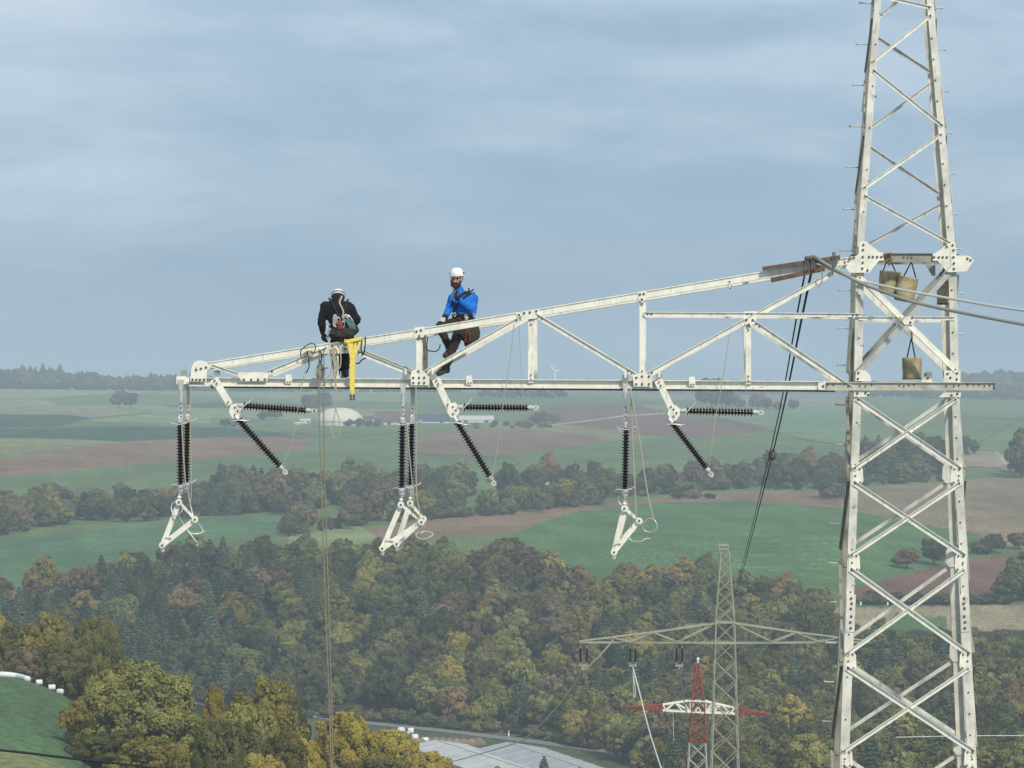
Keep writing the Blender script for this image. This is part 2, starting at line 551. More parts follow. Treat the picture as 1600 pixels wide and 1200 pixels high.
# fine variation of the crops themselves
var = 1 + 0.05 * np.sin(X / 3.1 + gy / 19.0) + 0.05 * nrg.standard_normal(gx.shape)
var += 0.08 * np.sin(X / 130.0 + 2 * np.sin(gy / 210.0))
colr *= np.clip(var, .7, 1.35)[..., None]
ca = me.color_attributes.new("crop", 'FLOAT_COLOR', 'POINT')
rgba = np.concatenate([colr.reshape(-1, 3), np.ones((nr * nc, 1))], 1).astype(np.float32)
ca.data.foreach_set("color", rgba.ravel())
M_GROUND = bpy.data.materials.new("ground_crops")
M_GROUND.use_nodes = True
t = M_GROUND.node_tree
b = t.nodes["Principled BSDF"]
b.inputs["Roughness"].default_value = 0.95
b.inputs["Specular IOR Level"].default_value = 0.1
at = N(t, "ShaderNodeAttribute", attribute_name="crop")
co_ = N(t, "ShaderNodeTexCoord")
mpg = N(t, "ShaderNodeMapping"); mpg.inputs["Scale"].default_value = (1, 0.35, 1)
t.links.new(co_.outputs["Object"], mpg.inputs[0])
def gnoise(scale, detail):
    n_ = N(t, "ShaderNodeTexNoise"); n_.inputs["Scale"].default_value = scale; n_.inputs["Detail"].default_value = detail
    t.links.new(mpg.outputs[0], n_.inputs["Vector"]); return n_
na, nb = gnoise(0.035, 6), gnoise(0.8, 4)
mra = N(t, "ShaderNodeMapRange"); mra.inputs[1].default_value = .3; mra.inputs[2].default_value = .7; mra.inputs[3].default_value = .78; mra.inputs[4].default_value = 1.2
mrb = N(t, "ShaderNodeMapRange"); mrb.inputs[1].default_value = .3; mrb.inputs[2].default_value = .7; mrb.inputs[3].default_value = .70; mrb.inputs[4].default_value = 1.30
t.links.new(na.outputs[0], mra.inputs[0]); t.links.new(nb.outputs[0], mrb.inputs[0])
mm = N(t, "ShaderNodeMath", operation='MULTIPLY'); t.links.new(mra.outputs[0], mm.inputs[0]); t.links.new(mrb.outputs[0], mm.inputs[1])
vs = N(t, "ShaderNodeVectorMath", operation='SCALE'); t.links.new(at.outputs["Color"], vs.inputs[0]); t.links.new(mm.outputs[0], vs.inputs["Scale"])
t.links.new(vs.outputs[0], b.inputs["Base Color"])
me.materials.append(M_GROUND)
ground = bpy.data.objects.new("ground", me)
COL.objects.link(ground)
tag(ground, "patchwork of green pasture, crop fields and ploughed brown soil on rolling hills", "ground", kind="structure")

def strip(name, pts2, width, m, label, lift=0.12):
    """road sheet draped on the ground; pts2 are (X, Y)"""
    mb = MB()
    pts = spline([Vector((x, y, 0)) for x, y in pts2], 60)
    L, R = [], []
    for i, p in enumerate(pts):
        d = (pts[min(i + 1, len(pts) - 1)] - pts[max(i - 1, 0)]).normalized()
        s = Vector((-d.y, d.x, 0)) * width / 2
        for A, q in ((L, p + s), (R, p - s)):
            A.append(Vector((q.x, q.y, gz(q.x, q.y) + lift)))
    n = len(pts)
    mb.add(L + R, [(i, i + 1, n + i + 1, n + i) for i in range(n - 1)])
    o = mb.build(name, m)
    tag(o, label, "road", kind="structure")
    return o
M_ASPH = mat("asphalt", (0.21, 0.20, 0.19), 0.9, 0, 0.15, 0.5)
rp = [hit(x, y) for x, y in ((300, 1096), (460, 1116), (600, 1133), (700, 1143), (800, 1155), (900, 1168), (1000, 1181), (1120, 1196))]
strip("valley_road", [(p.x, p.y) for p in rp], 6.5, M_ASPH, "pale asphalt road running along the foot of the wooded slope")
rp2 = [p + Vector((0, 11, 0)) for p in rp[2:]]
strip("footpath", [(p.x, p.y) for p in rp2], 2.6, mat("path_earth", (0.20, 0.17, 0.12), 0.95, 0, .2, .4), "narrow earth path behind the valley road")

# ------------------------------------------------------------------ main lattice tower with its long cross-arm
XC, YC = (1416.5 - 800) * 58 / F, 58 + 0.865
GZ0 = gz(XC, YC)
_HWP = [-470, 0, 400, 600, 1200, 1800, 5600]
_HWV = [14, 46.5, 78, 82, 107, 134, 310]
def hw(py):
    return float(np.interp(py, _HWP, _HWV)) * 58 / F
def zpy(py):
    return (600 - py) * 58 / F
def corner(sx, sy, py):
    h = hw(py)
    return Vector((XC + sx * h + (sy + 1) * h * .045, YC + sy * h, zpy(py)))   # the tower stands turned a little
PY_FOOT = 600 - GZ0 * F / 58 + 8
tower = empty("lattice_tower", (XC, YC, GZ0), "tall cream steel lattice pylon carrying two workers on its long left cross-arm", "pylon")
M_T = [M_STEEL, M_BOLT]
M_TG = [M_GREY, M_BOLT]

def leg(sx, sy):
    mb = MB()
    ex, ey = Vector((-sx, 0, 0)), Vector((0, -sy, 0))
    br = [-470, 0, 400, 600, 940, 1200, 1800, PY_FOOT]
    for a, b_ in zip(br[:-1], br[1:]):
        w = 0.112 if b_ <= 400 else (0.13 if b_ <= 940 else 0.15)
        p0, p1 = corner(sx, sy, a), corner(sx, sy, b_)
        tt = 0.014
        mb.extrude([(0, 0), (w, 0), (w, tt), (tt, tt), (tt, w), (0, w)], p0, p1, ex, ey)
    # overlapping side bars show as stepped strips outside the leg
    for a in ((60, 210, 640, 800, 1060) if (sy > 0 or sx > 0) else ()):
        p0, p1 = corner(sx, sy, a) - ex * 0.006, corner(sx, sy, a + 105) - ex * 0.03
        q = ey * 0.10
        mb.flat(p0 + q, p1 + q, 0.10, 0.012, n=Vector((sx, 0, 0)))
    # splice plates with bolt rows
    p0, p1 = corner(sx, sy, 928), corner(sx, sy, 986)
    f = Vector((0, sy, 0))
    mb.flat(p0 + ex * 0.083 + f * 0.014, p1 + ex * 0.083 + f * 0.014, 0.15, 0.012, n=f)
    for k, py in enumerate((934, 942, 950, 962, 971, 980)):
        mb.bolt(corner(sx, sy, py) + ex * (0.085 + 0.01 * (k % 2)) + f * 0.014, 0.022, 0.02, n=f)
    for py in range(24, 1300, 33):
        if sx > 0:
            mb.bolt(corner(sx, sy, py) + ex * 0.085, 0.015, 0.02, n=f)
        elif py % 2:
            mb.bolt(corner(sx, sy, py + 9) + ex * 0.07, 0.013, 0.02, n=f)
    return mb.build("leg", [M_GREY if (sy > 0 and sx < 0) else M_LEG, M_BOLT], tower)  # rear-left leg darker: its shade is put into the steel colour
legs = {(sx, sy): leg(sx, sy) for sx in (-1, 1) for sy in (-1, 1)}
# step bolts, each a sub-part of its leg
bm_ = MB()
bm_.tube([(0, 0, 0), (-0.21, 0, 0.008)], 0.0125, 6)
bm_.lathe([(0, .024), (.016, .024)], (-0.21, 0, 0.008), (-1, 0, 0), 6)
bm_.lathe([(0, .022), (.016, .022)], (-0.012, 0, 0), (1, 0, 0), 6)
first = None
def step(leg_o, loc, flip):
    global first
    if first is None:
        o = bm_.build("step_bolt", M_GALV); first = o
    else:
        o = bpy.data.objects.new("step_bolt", first.data); COL.objects.link(o)
    o.location = loc
    o.rotation_euler = (0, 0, flip)
    adopt(o, leg_o)
for py in (-8, 57, 122, 188, 253, 320, 386, 450, 511, 570, 634, 698, 762, 825, 889, 952, 1018, 1081, 1145):
    step(legs[(-1, 1)], corner(-1, 1, py) + Vector((0.01, -0.05, 0)), 0)
for py in (0, 66, 132, 198, 263, 328, 384, 455, 520):
    step(legs[(1, 1)], corner(1, 1, py) + Vector((-0.01, -0.05, 0)), math.pi)
for py in (18, 148, 282, 492, 540, 664, 790, 914):
    step(legs[(-1, -1)], corner(-1, -1, py) + Vector((0.10, -0.0, 0)), math.radians(75 + 180))

FN = {"front": Vector((0, -1, 0)), "rear": Vector((0, 1, 0)), "left": Vector((-1, 0, 0)), "right": Vector((1, 0, 0))}
def ends(face, a, b_, pya, pyb):
    """two leg corners of a face: a, b in (-1, 1) along the face"""
    if face in ("front", "rear"):
        sy = -1 if face == "front" else 1
        p0, p1 = corner(a, sy, pya), corner(b_, sy, pyb)
    else:
        sx = -1 if face == "left" else 1
        p0, p1 = corner(sx, a, pya), corner(sx, b_, pyb)
    d = (p1 - p0).normalized() * 0.05
    return p0 + d, p1 - d
def brace(face, a, b_, pya, pyb, w=0.07, d=0.04, off=0.002, flip=1, m=None, out=True):
    p0, p1 = ends(face, a, b_, pya, pyb)
    n = FN[face]
    mb = MB()
    mb.angle(p0 + n * off, p1 + n * off, w, d, 0.009, n, flip, out)
    for p, q in ((p0, p1), (p1, p0)):
        u = (q - p).normalized()
        mb.bolt(p + u * 0.035 + n * (off + .009), 0.014, 0.018, n)
    return mb.build("brace", m or M_T, tower)

# slender upper mast: one zigzag per face
zz_f = [(-100, 1), (-15, -1), (13, 1), (101, -1), (202, 1), (300, -1), (388, 1)]
for (ya, a), (yb, b_) in zip(zz_f[1:-1], zz_f[2:]):
    brace("front", a, b_, ya + 3, yb - 3, 0.06, 0.04)
zz_r = [(-60, 1), (33, -1), (110, 1), (206, -1), (305, 1), (395, -1)]
for (ya, a), (yb, b_) in zip(zz_r[:-1], zz_r[1:]):
    brace("rear", a, b_, ya + 5, yb - 5, 0.055, 0.04, out=False, m=[M_LEG, M_BOLT])
for face in ("left", "right"):
    zz = [(-70, 1), (20, -1), (110, 1), (205, -1), (303, 1), (392, -1)]
    for (ya, a), (yb, b_) in zip(zz[:-1], zz[1:]):
        brace(face, a, b_, ya + 4, yb - 4, 0.06, 0.03, m=M_TG)  # side-face braces in the darker steel, shade painted as colour
for k, (ya, yb) in enumerate(((-60, -160), (-160, -250), (-250, -340), (-340, -420))):
    for face in FN:
        brace(face, 1 if k % 2 else -1, -1 if k % 2 else 1, ya, yb, 0.05, 0.03)
# crossed panels of the body
panels = [(614, 742), (745, 877), (880, 1030), (1033, 1181), (1185, 1345), (1350, 1525), (1530, 1800)]
for k, (ya, yb) in enumerate(panels):
    for face in ("front", "rear"):
        w = 0.084 if face == "front" else 0.068
        mm_ = M_T if face == 'front' else [M_LEG, M_BOLT]
        brace(face, -1, 1, ya + 6, yb - 6, w, 0.05, 0.016, m=mm_, flip=1)
        brace(face, 1, -1, ya + 6, yb - 6, w * .85, 0.055, 0.028, m=mm_, flip=1)
    for face in ("left", "right"):
        if k < 5:
            brace(face, -1 if k % 2 else 1, 1 if k % 2 else -1, ya + 6, yb - 6, 0.08, 0.05, m=M_TG)  # side faces again carry their shade in the colour
pyl = 1800
k = 0
while pyl < PY_FOOT - 500:
    nx = pyl + 2.0 * hw(pyl) * F / 58 * 0.9
    for face in FN:
        brace(face, -1 if k % 2 else 1, 1 if k % 2 else -1, pyl, min(nx, PY_FOOT), 0.12, 0.06)
    pyl = nx; k += 1
# crossed panel between the two cross-arm levels
brace("front", -1, 1, 428, 583, 0.095, 0.05, 0.014, flip=-1)
brace("front", 1, -1, 412, 588, 0.115, 0.075, 0.03, flip=1, m=[M_GALV, M_BOLT])
brace("rear", -1, 1, 428, 583, 0.09, 0.05, 0.0)
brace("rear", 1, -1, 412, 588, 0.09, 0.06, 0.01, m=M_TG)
for face in ("left", "right"):
    brace(face, -1, 1, 428, 588, 0.09, 0.05)
# horizontal struts inside the body
def strut(face, py, w, d, m=None, name="strut", ext=(0, 0)):
    p0, p1 = ends(face, -1, 1, py, py)
    u = (p1 - p0).normalized()
    p0 -= u * ext[0]; p1 += u * ext[1]
    mb = MB(); n = FN[face]
    mb.angle(p0 + n * .004, p1 + n * .004, w, d, 0.01, n, 1, True)
    return mb.build(name, m or M_T, tower)
strut("front", 497.5, 0.06, 0.04)
strut("rear", 498.5, 0.05, 0.04)
for face in ("left", "right", "rear"):
    strut(face, 603, 0.13, 0.06)
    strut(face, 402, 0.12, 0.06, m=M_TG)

def A(px, py, rear=False, dy=0.0):
    p = P(px, py, 58.0)
    if rear:
        p = p + Vector((0.07, 0.75 + 0.95 * (px - 310) / 1030.0, 0))
    return p + Vector((0, dy, 0))
NF = Vector((0, -1, 0))
# upper cross beam and the continuation of the lower beam through the tower
mb = MB()
mb.angle(A(1352, 402.5, dy=.01), A(1478, 402.5, dy=.01), 0.15, 0.05, .012, NF, 1, True)
for x in (1412, 1418, 1424): mb.bolt(A(x, 402), .013)
mb.build("upper_beam", M_TG, tower)
mb = MB()
mb.extrude([(-.07, 0), (.065, 0), (.065, -.035), (.053, -.035), (.053, .012), (-.058, .012), (-.058, -.05), (-.07, -.05)], A(1290, 603.5, dy=-.03), A(1553, 603.5, dy=-.03), Vector((0, 0, 1)), Vector((0, 1, 0)))
for x in (1293, 1302, 1325, 1343, 1352, 1362, 1478, 1490, 1498, 1512, 1521, 1530, 1538, 1546, 1405, 1412, 1420, 1428):
    mb.bolt(A(x, 601 + (x % 3), dy=-.03), .014)
mb.build("lower_beam", [mat("beam_weathered", (0.50, 0.475, 0.40), .6, 0, .25, 5), M_BOLT], tower)
mb = MB()
mb.angle(A(1250, 603.5, True), A(1540, 603.5, True), .13, .05, .012, NF, 1, True)
mb.build("lower_beam", M_TG, tower)

def gusset(pts, bolts, dy=-.02, rear=False, name="gusset_plate", m=None, t=.014, r=.02):
    mb = MB()
    mb.plate([A(x, y, rear, dy) for x, y in pts], t)
    for x, y in bolts:
        mb.bolt(A(x, y, rear, dy), r, .022)
    return mb.build(name, m or M_T, tower)
def z4(l): return [(1240 + x / 4.0, 340 + y / 4.0) for x, y in l]
gusset(z4([(410, 150), (450, 150), (535, 215), (562, 222), (562, 268), (530, 272), (470, 345), (352, 345), (322, 310), (405, 225)]),
       z4([(435, 170), (432, 202), (430, 246), (430, 282), (428, 318), (470, 246), (494, 246), (520, 246), (546, 246), (350, 256), (375, 250), (460, 330)]), -.05)
gusset(z4([(868, 226), (890, 220), (940, 180), (985, 155), (1012, 155), (1016, 238), (1098, 240), (1124, 268), (1080, 336), (985, 342), (958, 340), (900, 272), (868, 270)]),
       z4([(876, 248), (905, 248), (930, 248), (956, 248), (992, 172), (997, 204), (997, 248), (1000, 286), (1000, 320), (1084, 256), (1104, 266), (955, 182)]), -.05)
gusset(z4([(838, 292), (900, 292), (900, 360), (880, 360)]), [], 0.3, m=M_TG)
for pts, bl in (([(388, 955), (448, 955), (480, 990), (484, 1022), (384, 1022)], [(403, 970), (401, 1007)]),
                ([(376, 1082), (482, 1082), (460, 1120), (374, 1120)], [(397, 1097), (448, 1095), (464, 1108)]),
                ([(940, 955), (1042, 955), (1040, 1030), (935, 1030)], [(1020, 972), (1018, 1010), (978, 1000), (960, 975)]),
                ([(950, 1082), (1046, 1082), (1040, 1122), (905, 1122)], [(1022, 1100), (985, 1110)]),
                ([(665, 618), (745, 618), (755, 640), (745, 668), (690, 668)], [(728, 655), (740, 625)])):
    gusset(z4(pts), z4(bl), -.045)
gusset(z4([(905, 960), (945, 960), (945, 1080), (880, 1080), (878, 1020)]), z4([(900, 980), (918, 1000), (925, 1045)]), 1.75)
gusset([(1278, 598), (1290, 596), (1290, 610), (1278, 609)], [(1286, 603)], -.05)
# node plates of the body panels
for py in (743, 878.5, 1031.5, 1183):
    for sx in (-1, 1):
        for sy, rear in ((-1, False), (1, True)):
            c = corner(sx, sy, py)
            f = Vector((0, sy, 0))
            mb = MB()
            e_ = -sx
            off = f * (.012 if sy < 0 else -.016)
            mb.plate([c + off + Vector((e_ * a, 0, b_)) for a, b_ in ((.02, .17), (.14, .19), (.20, .10), (.21, -.09), (.14, -.18), (.03, -.17))], .01, f)
            for a, b_ in ((.07, .1), (.075, .0), (.07, -.1), (.16, -.11), (.15, .11)):
                mb.bolt(c + off + Vector((e_ * a, 0, b_)), .016, .02, f)
            mb.build("gusset_plate", M_T if sy < 0 else (M_TG if sx < 0 else [M_LEG, M_BOLT]), tower)  # rear-left plates get the shade-darkened steel

# ---- the cross-arm
def chord_upper(rear):
    mb = MB()
    pts = [(318, 573), (655, 519.5), (1003, 461.5), (1342, 405)]
    for (a, b_), (c, d) in zip(pts[:-1], pts[1:]):
        mb.angle(A(a, b_, rear), A(c, d, rear), 0.125, 0.12, .014, NF, -1, False)
        mb.angle(A(a, b_, rear, -.002), A(c, d, rear, -.002), 0.115, 0.03, .010, NF, 1, True)
    for x, y in ((1140, 440), (1143, 447), (1320, 410), (1333, 408), (1327, 406)):
        mb.bolt(A(x, y, rear, -.012), .014)
    return mb.build("upper_chord", M_T, tower)
def chord_lower(rear):
    mb = MB()
    a, b_ = A(282, 596.2, rear), A(1305, 602.3, rear)
    v, bk = Vector((0, 0, 1)), Vector((0, 1, 0))
    # channel: top lip, recessed web, hanging bottom lip
    mb.extrude([(-.075, .0), (-.043, .0), (-.043, .012), (-.063, .012), (-.063, .10), (-.075, .10)], a, b_, v, bk)
    mb.extrude([(-.044, .062), (.058, .062), (.058, -.012), (.070, -.012), (.070, .17), (.058, .17), (.058, .074), (-.044, .074)], a, b_, v, bk)
    o = mb.build("lower_chord", M_T, tower)
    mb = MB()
    mb.extrude([(-.108, .03), (-.078, .03), (-.078, .16), (-.108, .16)], a + Vector((.5, 0, 0)), b_, v, bk)  # dark strip painted in for the shaded underside of the chord
    mb.build("lower_shade_strip", [M_DKST], tower)
    return o
for rear in (False, True):
    chord_upper(rear); chord_lower(rear)
def member(name, p, q, w, d, rear, flip=1, out=True, m=None, dy=0.0):
    mb = MB()
    a, b_ = A(*p, rear, dy), A(*q, rear, dy)
    mb.angle(a, b_, w, d, .010, NF, flip, out)
    if not rear:
        u = (b_ - a).normalized()
        for s, e_ in ((a, u), (b_, -u)):
            mb.bolt(s + e_ * .06 + NF * .01, .014); mb.bolt(s + e_ * .13 + NF * .01, .014)
    return mb.build(name, m or M_T, tower)
for rear in (False, True):
    mt_ = M_T
    for x, y0, y1, w in ((525, 548, 594, .08), (655, 517, 592, .10), (829.5, 494, 598, .09), (1003.5, 463, 592, .09), (1169.5, 503, 600, .085)):
        member("arm_post", (x, y0), (x, y1), w, .07, rear, 1, False, dy=.014)
    for p, q in (((414, 585), (512, 545)), ((556, 549), (646, 585)), ((656, 587), (818, 495)), ((836, 492), (992, 586)), ((1008, 588), (1312, 421)), ((1176, 503), (1330, 607))):
        dn = q[1] > p[1]
        member("arm_brace", p, q, .078 if p[0] < 1000 else .085, .045, rear, 1, True, dy=-.012)
    member("arm_strut", (1006, 490.5), (1345, 492.5), .065, .04, rear, 1, True, dy=-.02)
# lateral members between front and rear planes
mb = MB()
for k, x in enumerate((300, 420, 540, 655, 770, 885, 1003, 1100, 1190, 1280)):
    mb.flat(A(x, 604.4, False, .05), A(x + (60 if k % 2 else -20), 604.4, True), .07, .01, n=Vector((0, 0, 1)))
mb.build("plan_bracing", M_TG, tower)
mb = MB()
for x, y in ((655, 519.5), (829, 490.5), (1003, 461.5), (1170, 434)):
    mb.flat(A(x, y, False, .05), A(x, y, True), .08, .01, n=Vector((0, 0, 1)))
mb.build("plan_bracing", M_T, tower)
# plates on the arm
def z1(l): return [(240 + x / 4.0, 380 + y / 4.0) for x, y in l]
gusset(z1([(230, 865), (240, 775), (258, 742), (290, 732), (330, 740), (350, 765), (335, 800), (332, 865)]),
       z1([(268, 790), (298, 784), (330, 776), (246, 852), (270, 853), (292, 853), (318, 852)]), -.06)
gusset(z1([(510, 808), (720, 805), (712, 862), (552, 862)]), z1([(566, 852), (612, 852), (655, 852), (698, 850)]), -.045)
mb = MB(); mb.angle(A(331, 571, dy=-.065), A(372, 585, dy=-.065), .055, .04, .01, NF, 1, True)
mb.build("arm_brace", M_T, tower)
for x in (452, 734, 1082):
    y = 596.5 + (x - 282) * .006
    gusset([(x - 5.5, y - 12), (x + 3, y - 13), (x + 4.5, y - 4), (x + 4.5, y + 2), (x - 5.5, y + 2)], [(x - 2, y - 1), (x + 2, y - 1)], -.03, name="lug_plate", r=.012)
gusset([(642, 580), (655, 575), (661, 580), (671, 589), (671, 602), (642, 602)], [(646, 590), (655, 590), (663, 590), (646, 598), (655, 598), (663, 598), (654, 580)], -.05)
gusset([(989, 587), (995, 584), (1012, 584), (1020, 588), (1018, 604), (990, 604)], [(994, 590), (1003, 588), (1014, 588), (994, 600), (1003, 600), (1014, 600)], -.05)
gusset([(505, 543), (518, 538), (548, 535), (560, 546), (545, 552), (505, 553)], [(509, 543), (519, 540), (530, 540), (538, 537), (540, 545)], -.03)
gusset([(806, 489), (842, 483), (842, 497), (810, 501)], [(811, 492), (819, 489), (828, 488), (838, 486)], -.03)
gusset([(647, 512), (664, 510), (662, 527), (648, 528)], [(651, 518), (658, 516), (655, 525)], -.03)
gusset([(997, 456), (1010, 454), (1011, 466), (1003, 474), (997, 467)], [(1000, 460), (1006, 459), (1003, 468)], -.03)
gusset([(1161, 487), (1181, 486), (1181, 505), (1172, 509), (1163, 506)], [(1168, 490), (1174, 490), (1176, 500), (1166, 500), (1170, 507)], -.035)
# tip fitting
mb = MB()
mb.box(A(284, 594, dy=.3), .16, .8, .13); mb.box(A(287, 582, dy=.02), .09, .1, .07, 1); mb.box(A(339, 583, dy=.02), .09, .1, .08, 1)
mb.tube([A(277, 596, dy=-.02), A(296, 596, dy=-.02)], .05, 8)
mb.build("tip_bracket", [M_STEEL, M_GREY], tower)
for x, y in ((634, 586), (977, 591), (676, 586), (1030, 590)):
    mb = MB()
    mb.box(A(x, y + 1, dy=.0), .10, .12, .14, 1)
    mb.box(A(x, y - 5, dy=-.05), .03, .03, .09)
    mb.build("hanger_bracket", [M_STEEL, M_GREY], tower)

# ------------------------------------------------------------------ insulators hung below the arm
def ins_body(p, q, r_core=.033, r_shed=.077, n=22, name="insulator", parent=None):
    """brown long-rod insulator between two metal caps, as one part, caps as another"""
    p, q = Vector(p), Vector(q)
    L = (q - p).length; ax = (q - p).normalized()
    prof = [(0.0, r_core)]
    for k in range(n):
        a = L * (k + .18) / n; w = L / n
        rs = r_shed * (1.0 if k % 2 == 0 else .86)
        prof += [(a, r_core), (a + w * .12, rs * .96), (a + w * .2, rs), (a + w * .34, rs * .8), (a + w * .62, r_core * 1.05)]
    prof.append((L, r_core))
    mb = MB(); mb.lathe(prof, p, ax, 14)
    o = mb.build(name, M_INS, parent)
    me_ = o.data
    return o
def cap(p, ax, L=.11, r=.04, eye=True, parent=None):
    ax = Vector(ax).normalized()
    mb = MB()
    mb.lathe([(0, r * .9), (.01, r), (L * .6, r), (L * .75, r * .75), (L, r * .5)], p, ax, 12)
    if eye:
        q = Vector(p) + ax * (L + .03)
        v = NF.cross(ax).normalized()
        mb.plate([q + v * (.05 * math.cos(g)) * .9 + ax * (.055 * math.sin(g)) + NF * .012 for g in [i * math.pi / 5 for i in range(10)]], .024)
        mb.bolt(q + NF * .012, .012, .006)
    return mb.build("end_cap", [M_FIT, M_BOLT], parent)

def horn(pts, parent, r=.011):
    mb = MB(); mb.tube(spline(pts, 30), r, 8)
    return mb.build("arcing_horn", M_FIT, parent)

def hanging_set(name_label, lab_group, strings, yoke, extras, top):
    root = empty("hanging_insulator_set", top, name_label, "insulator string", lab_group)
    for (x0, y0), (xa, ya), (xb, yb), dy in strings:
        Y = 58.0 + dy
        s = Y / 58.0
        def Q(x, y): return P(x, y, 58.0) + Vector((0, dy, 0))
        mb = MB()
        mb.tube([Q(x0, y0), Q(x0, y0 + 30)], .030, 8)
        mb.plate([Q(x0 - 4.5, y0 - 4) + NF * .03, Q(x0 + 4.5, y0 - 4) + NF * .03, Q(x0 + 3, y0 + 12) + NF * .03, Q(x0 - 3, y0 + 12) + NF * .03], .06)
        for k, yy in enumerate(np.arange(y0 + 30, ya - 9, 7.0)):
            mb.box(Q(x0, yy + 3), .055 if k % 2 else .03, .03 if k % 2 else .055, .075, 0)
            mb.bolt(Q(x0, yy + 3) + NF * .028, .014, .014)
        mb.build("hanger_link", [M_FIT, M_BOLT], root)
        cap(Q(xa, ya), (0, 0, 1), .13, .05, False, root)
        ins_body(Q(xa, ya), Q(xb, yb), n=21, parent=root)
        cap(Q(xb, yb), (0, 0, -1), .14, .055, False, root)
        for yy, sgn in ((ya + 1, 1), (yb - 2, -1)):
            c = Q(xa if sgn > 0 else xb, yy)
            horn([c + Vector((-.16, -.06, .03 * sgn)), c + Vector((-.11, -.10, 0)), c + Vector((0, -.12, -.01)), c + Vector((.10, -.10, .01)), c + Vector((.17, -.05, .05))], root)
    for tri, dy, bars in yoke:
        def Q(x, y): return P(x, y, 58.0) + Vector((0, dy, 0))
        mb = MB()
        a, b_, c = [Q(*p) for p in tri]
        mb.flat(a, b_, .085, .02); mb.flat(b_ + NF * .021, c + NF * .021, .085, .02); mb.flat(a + NF * .042, c + NF * .042, .045, .02)
        u, w_ = a + (b_ - a) * .78, c + (b_ - c) * .7
        mb.flat(u + NF * .063, w_ + NF * .063, .03, .015)
        for p in (a, b_, c):
            mb.lathe([(0, .055), (.03, .055)], p + NF * .042, NF, 12)
            mb.bolt(p + NF * .075, .018, .02)
        mb.lathe([(0, .018), (.03, .018), (.035, .03), (.06, .034), (.09, .018)], b_ + Vector((0, 0, -.03)), (0, 0, -1), 10, 0)
        mb.build("yoke_plate", [M_STEEL, M_BOLT], root)
        mb = MB()
        mb.tube([a + Vector((0, 0, .02)), a + Vector((0, 0, .14))], .02, 8)
        mb.lathe([(0, .03), (.02, .04), (.05, .03)], a + Vector((0, 0, .05)), (0, 0, 1), 10)
        mb.build("clevis", M_FIT, root)
    for pts, dy in extras:
        horn([P(x, y, 58.0) + Vector((0, dy + .04 * math.sin(i * 1.3), 0)) for i, (x, y) in enumerate(pts)], root, .0095)
    return root
GI = "hanging double insulator strings under the cross-arm"
hanging_set("brown double insulator string hanging from the arm tip, above a white triangular yoke", GI,
            [((284, 597), (282, 661), (283, 759), -.10), ((291, 597), (289.5, 658), (288, 757), .35)],
            [([(281, 784), (255, 851), (306, 811)], -.1, 0)],
            [([(281, 781), (271, 786), (269, 796), (276, 806), (287, 795), (283, 788)], -.15),
             ([(306, 814), (314, 822), (317, 831), (308, 834), (299, 832)], -.1), ([(303, 834), (312, 833), (321, 830)], .0), ([(291, 764), (293, 782), (297, 800), (302, 815)], .3), ([(276, 808), (284, 822), (296, 838), (305, 849)], .35), ([(304, 848), (306, 851), (305, 855), (303, 852)], .35)], P(286, 597))
hanging_set("brown double insulator string hanging left of the blue-jacketed man's boots, wide triangular yoke", GI,
            [((630, 603), (629, 662), (628, 764), -.10), ((644, 605), (642.5, 660), (641, 762), .35)],
            [([(627, 788), (598, 856), (659, 815)], -.1, 0), ([(640, 787), (619, 851), (661, 812)], .35, 0)],
            [([(657, 822), (655, 830), (650, 836), (660, 842), (673, 838), (676, 833), (664, 830), (657, 833)], -.1)], P(636, 603))
hanging_set("brown insulator string nearest the tower with narrow yoke and two loose wire loops", GI,
            [((977, 603), (978, 669), (976, 766), -.10)],
            [([(975, 794), (959, 862), (998, 813)], -.1, 0), ([(979, 796), (963, 856), (1000, 815)], .3, 0)],
            [([(998, 812), (1006, 817), (1012, 810), (1022, 812), (1026, 823), (1018, 831), (1006, 828), (1004, 818), (1012, 811)], -.15),
             ([(994, 828), (983, 838), (988, 845), (1003, 845), (1006, 842), (1015, 841)], -.1),
             ([(966, 774), (966, 783), (972, 790)], -.12), ([(970, 664), (964, 670), (978, 677), (992, 674)], -.15)], P(977, 603))

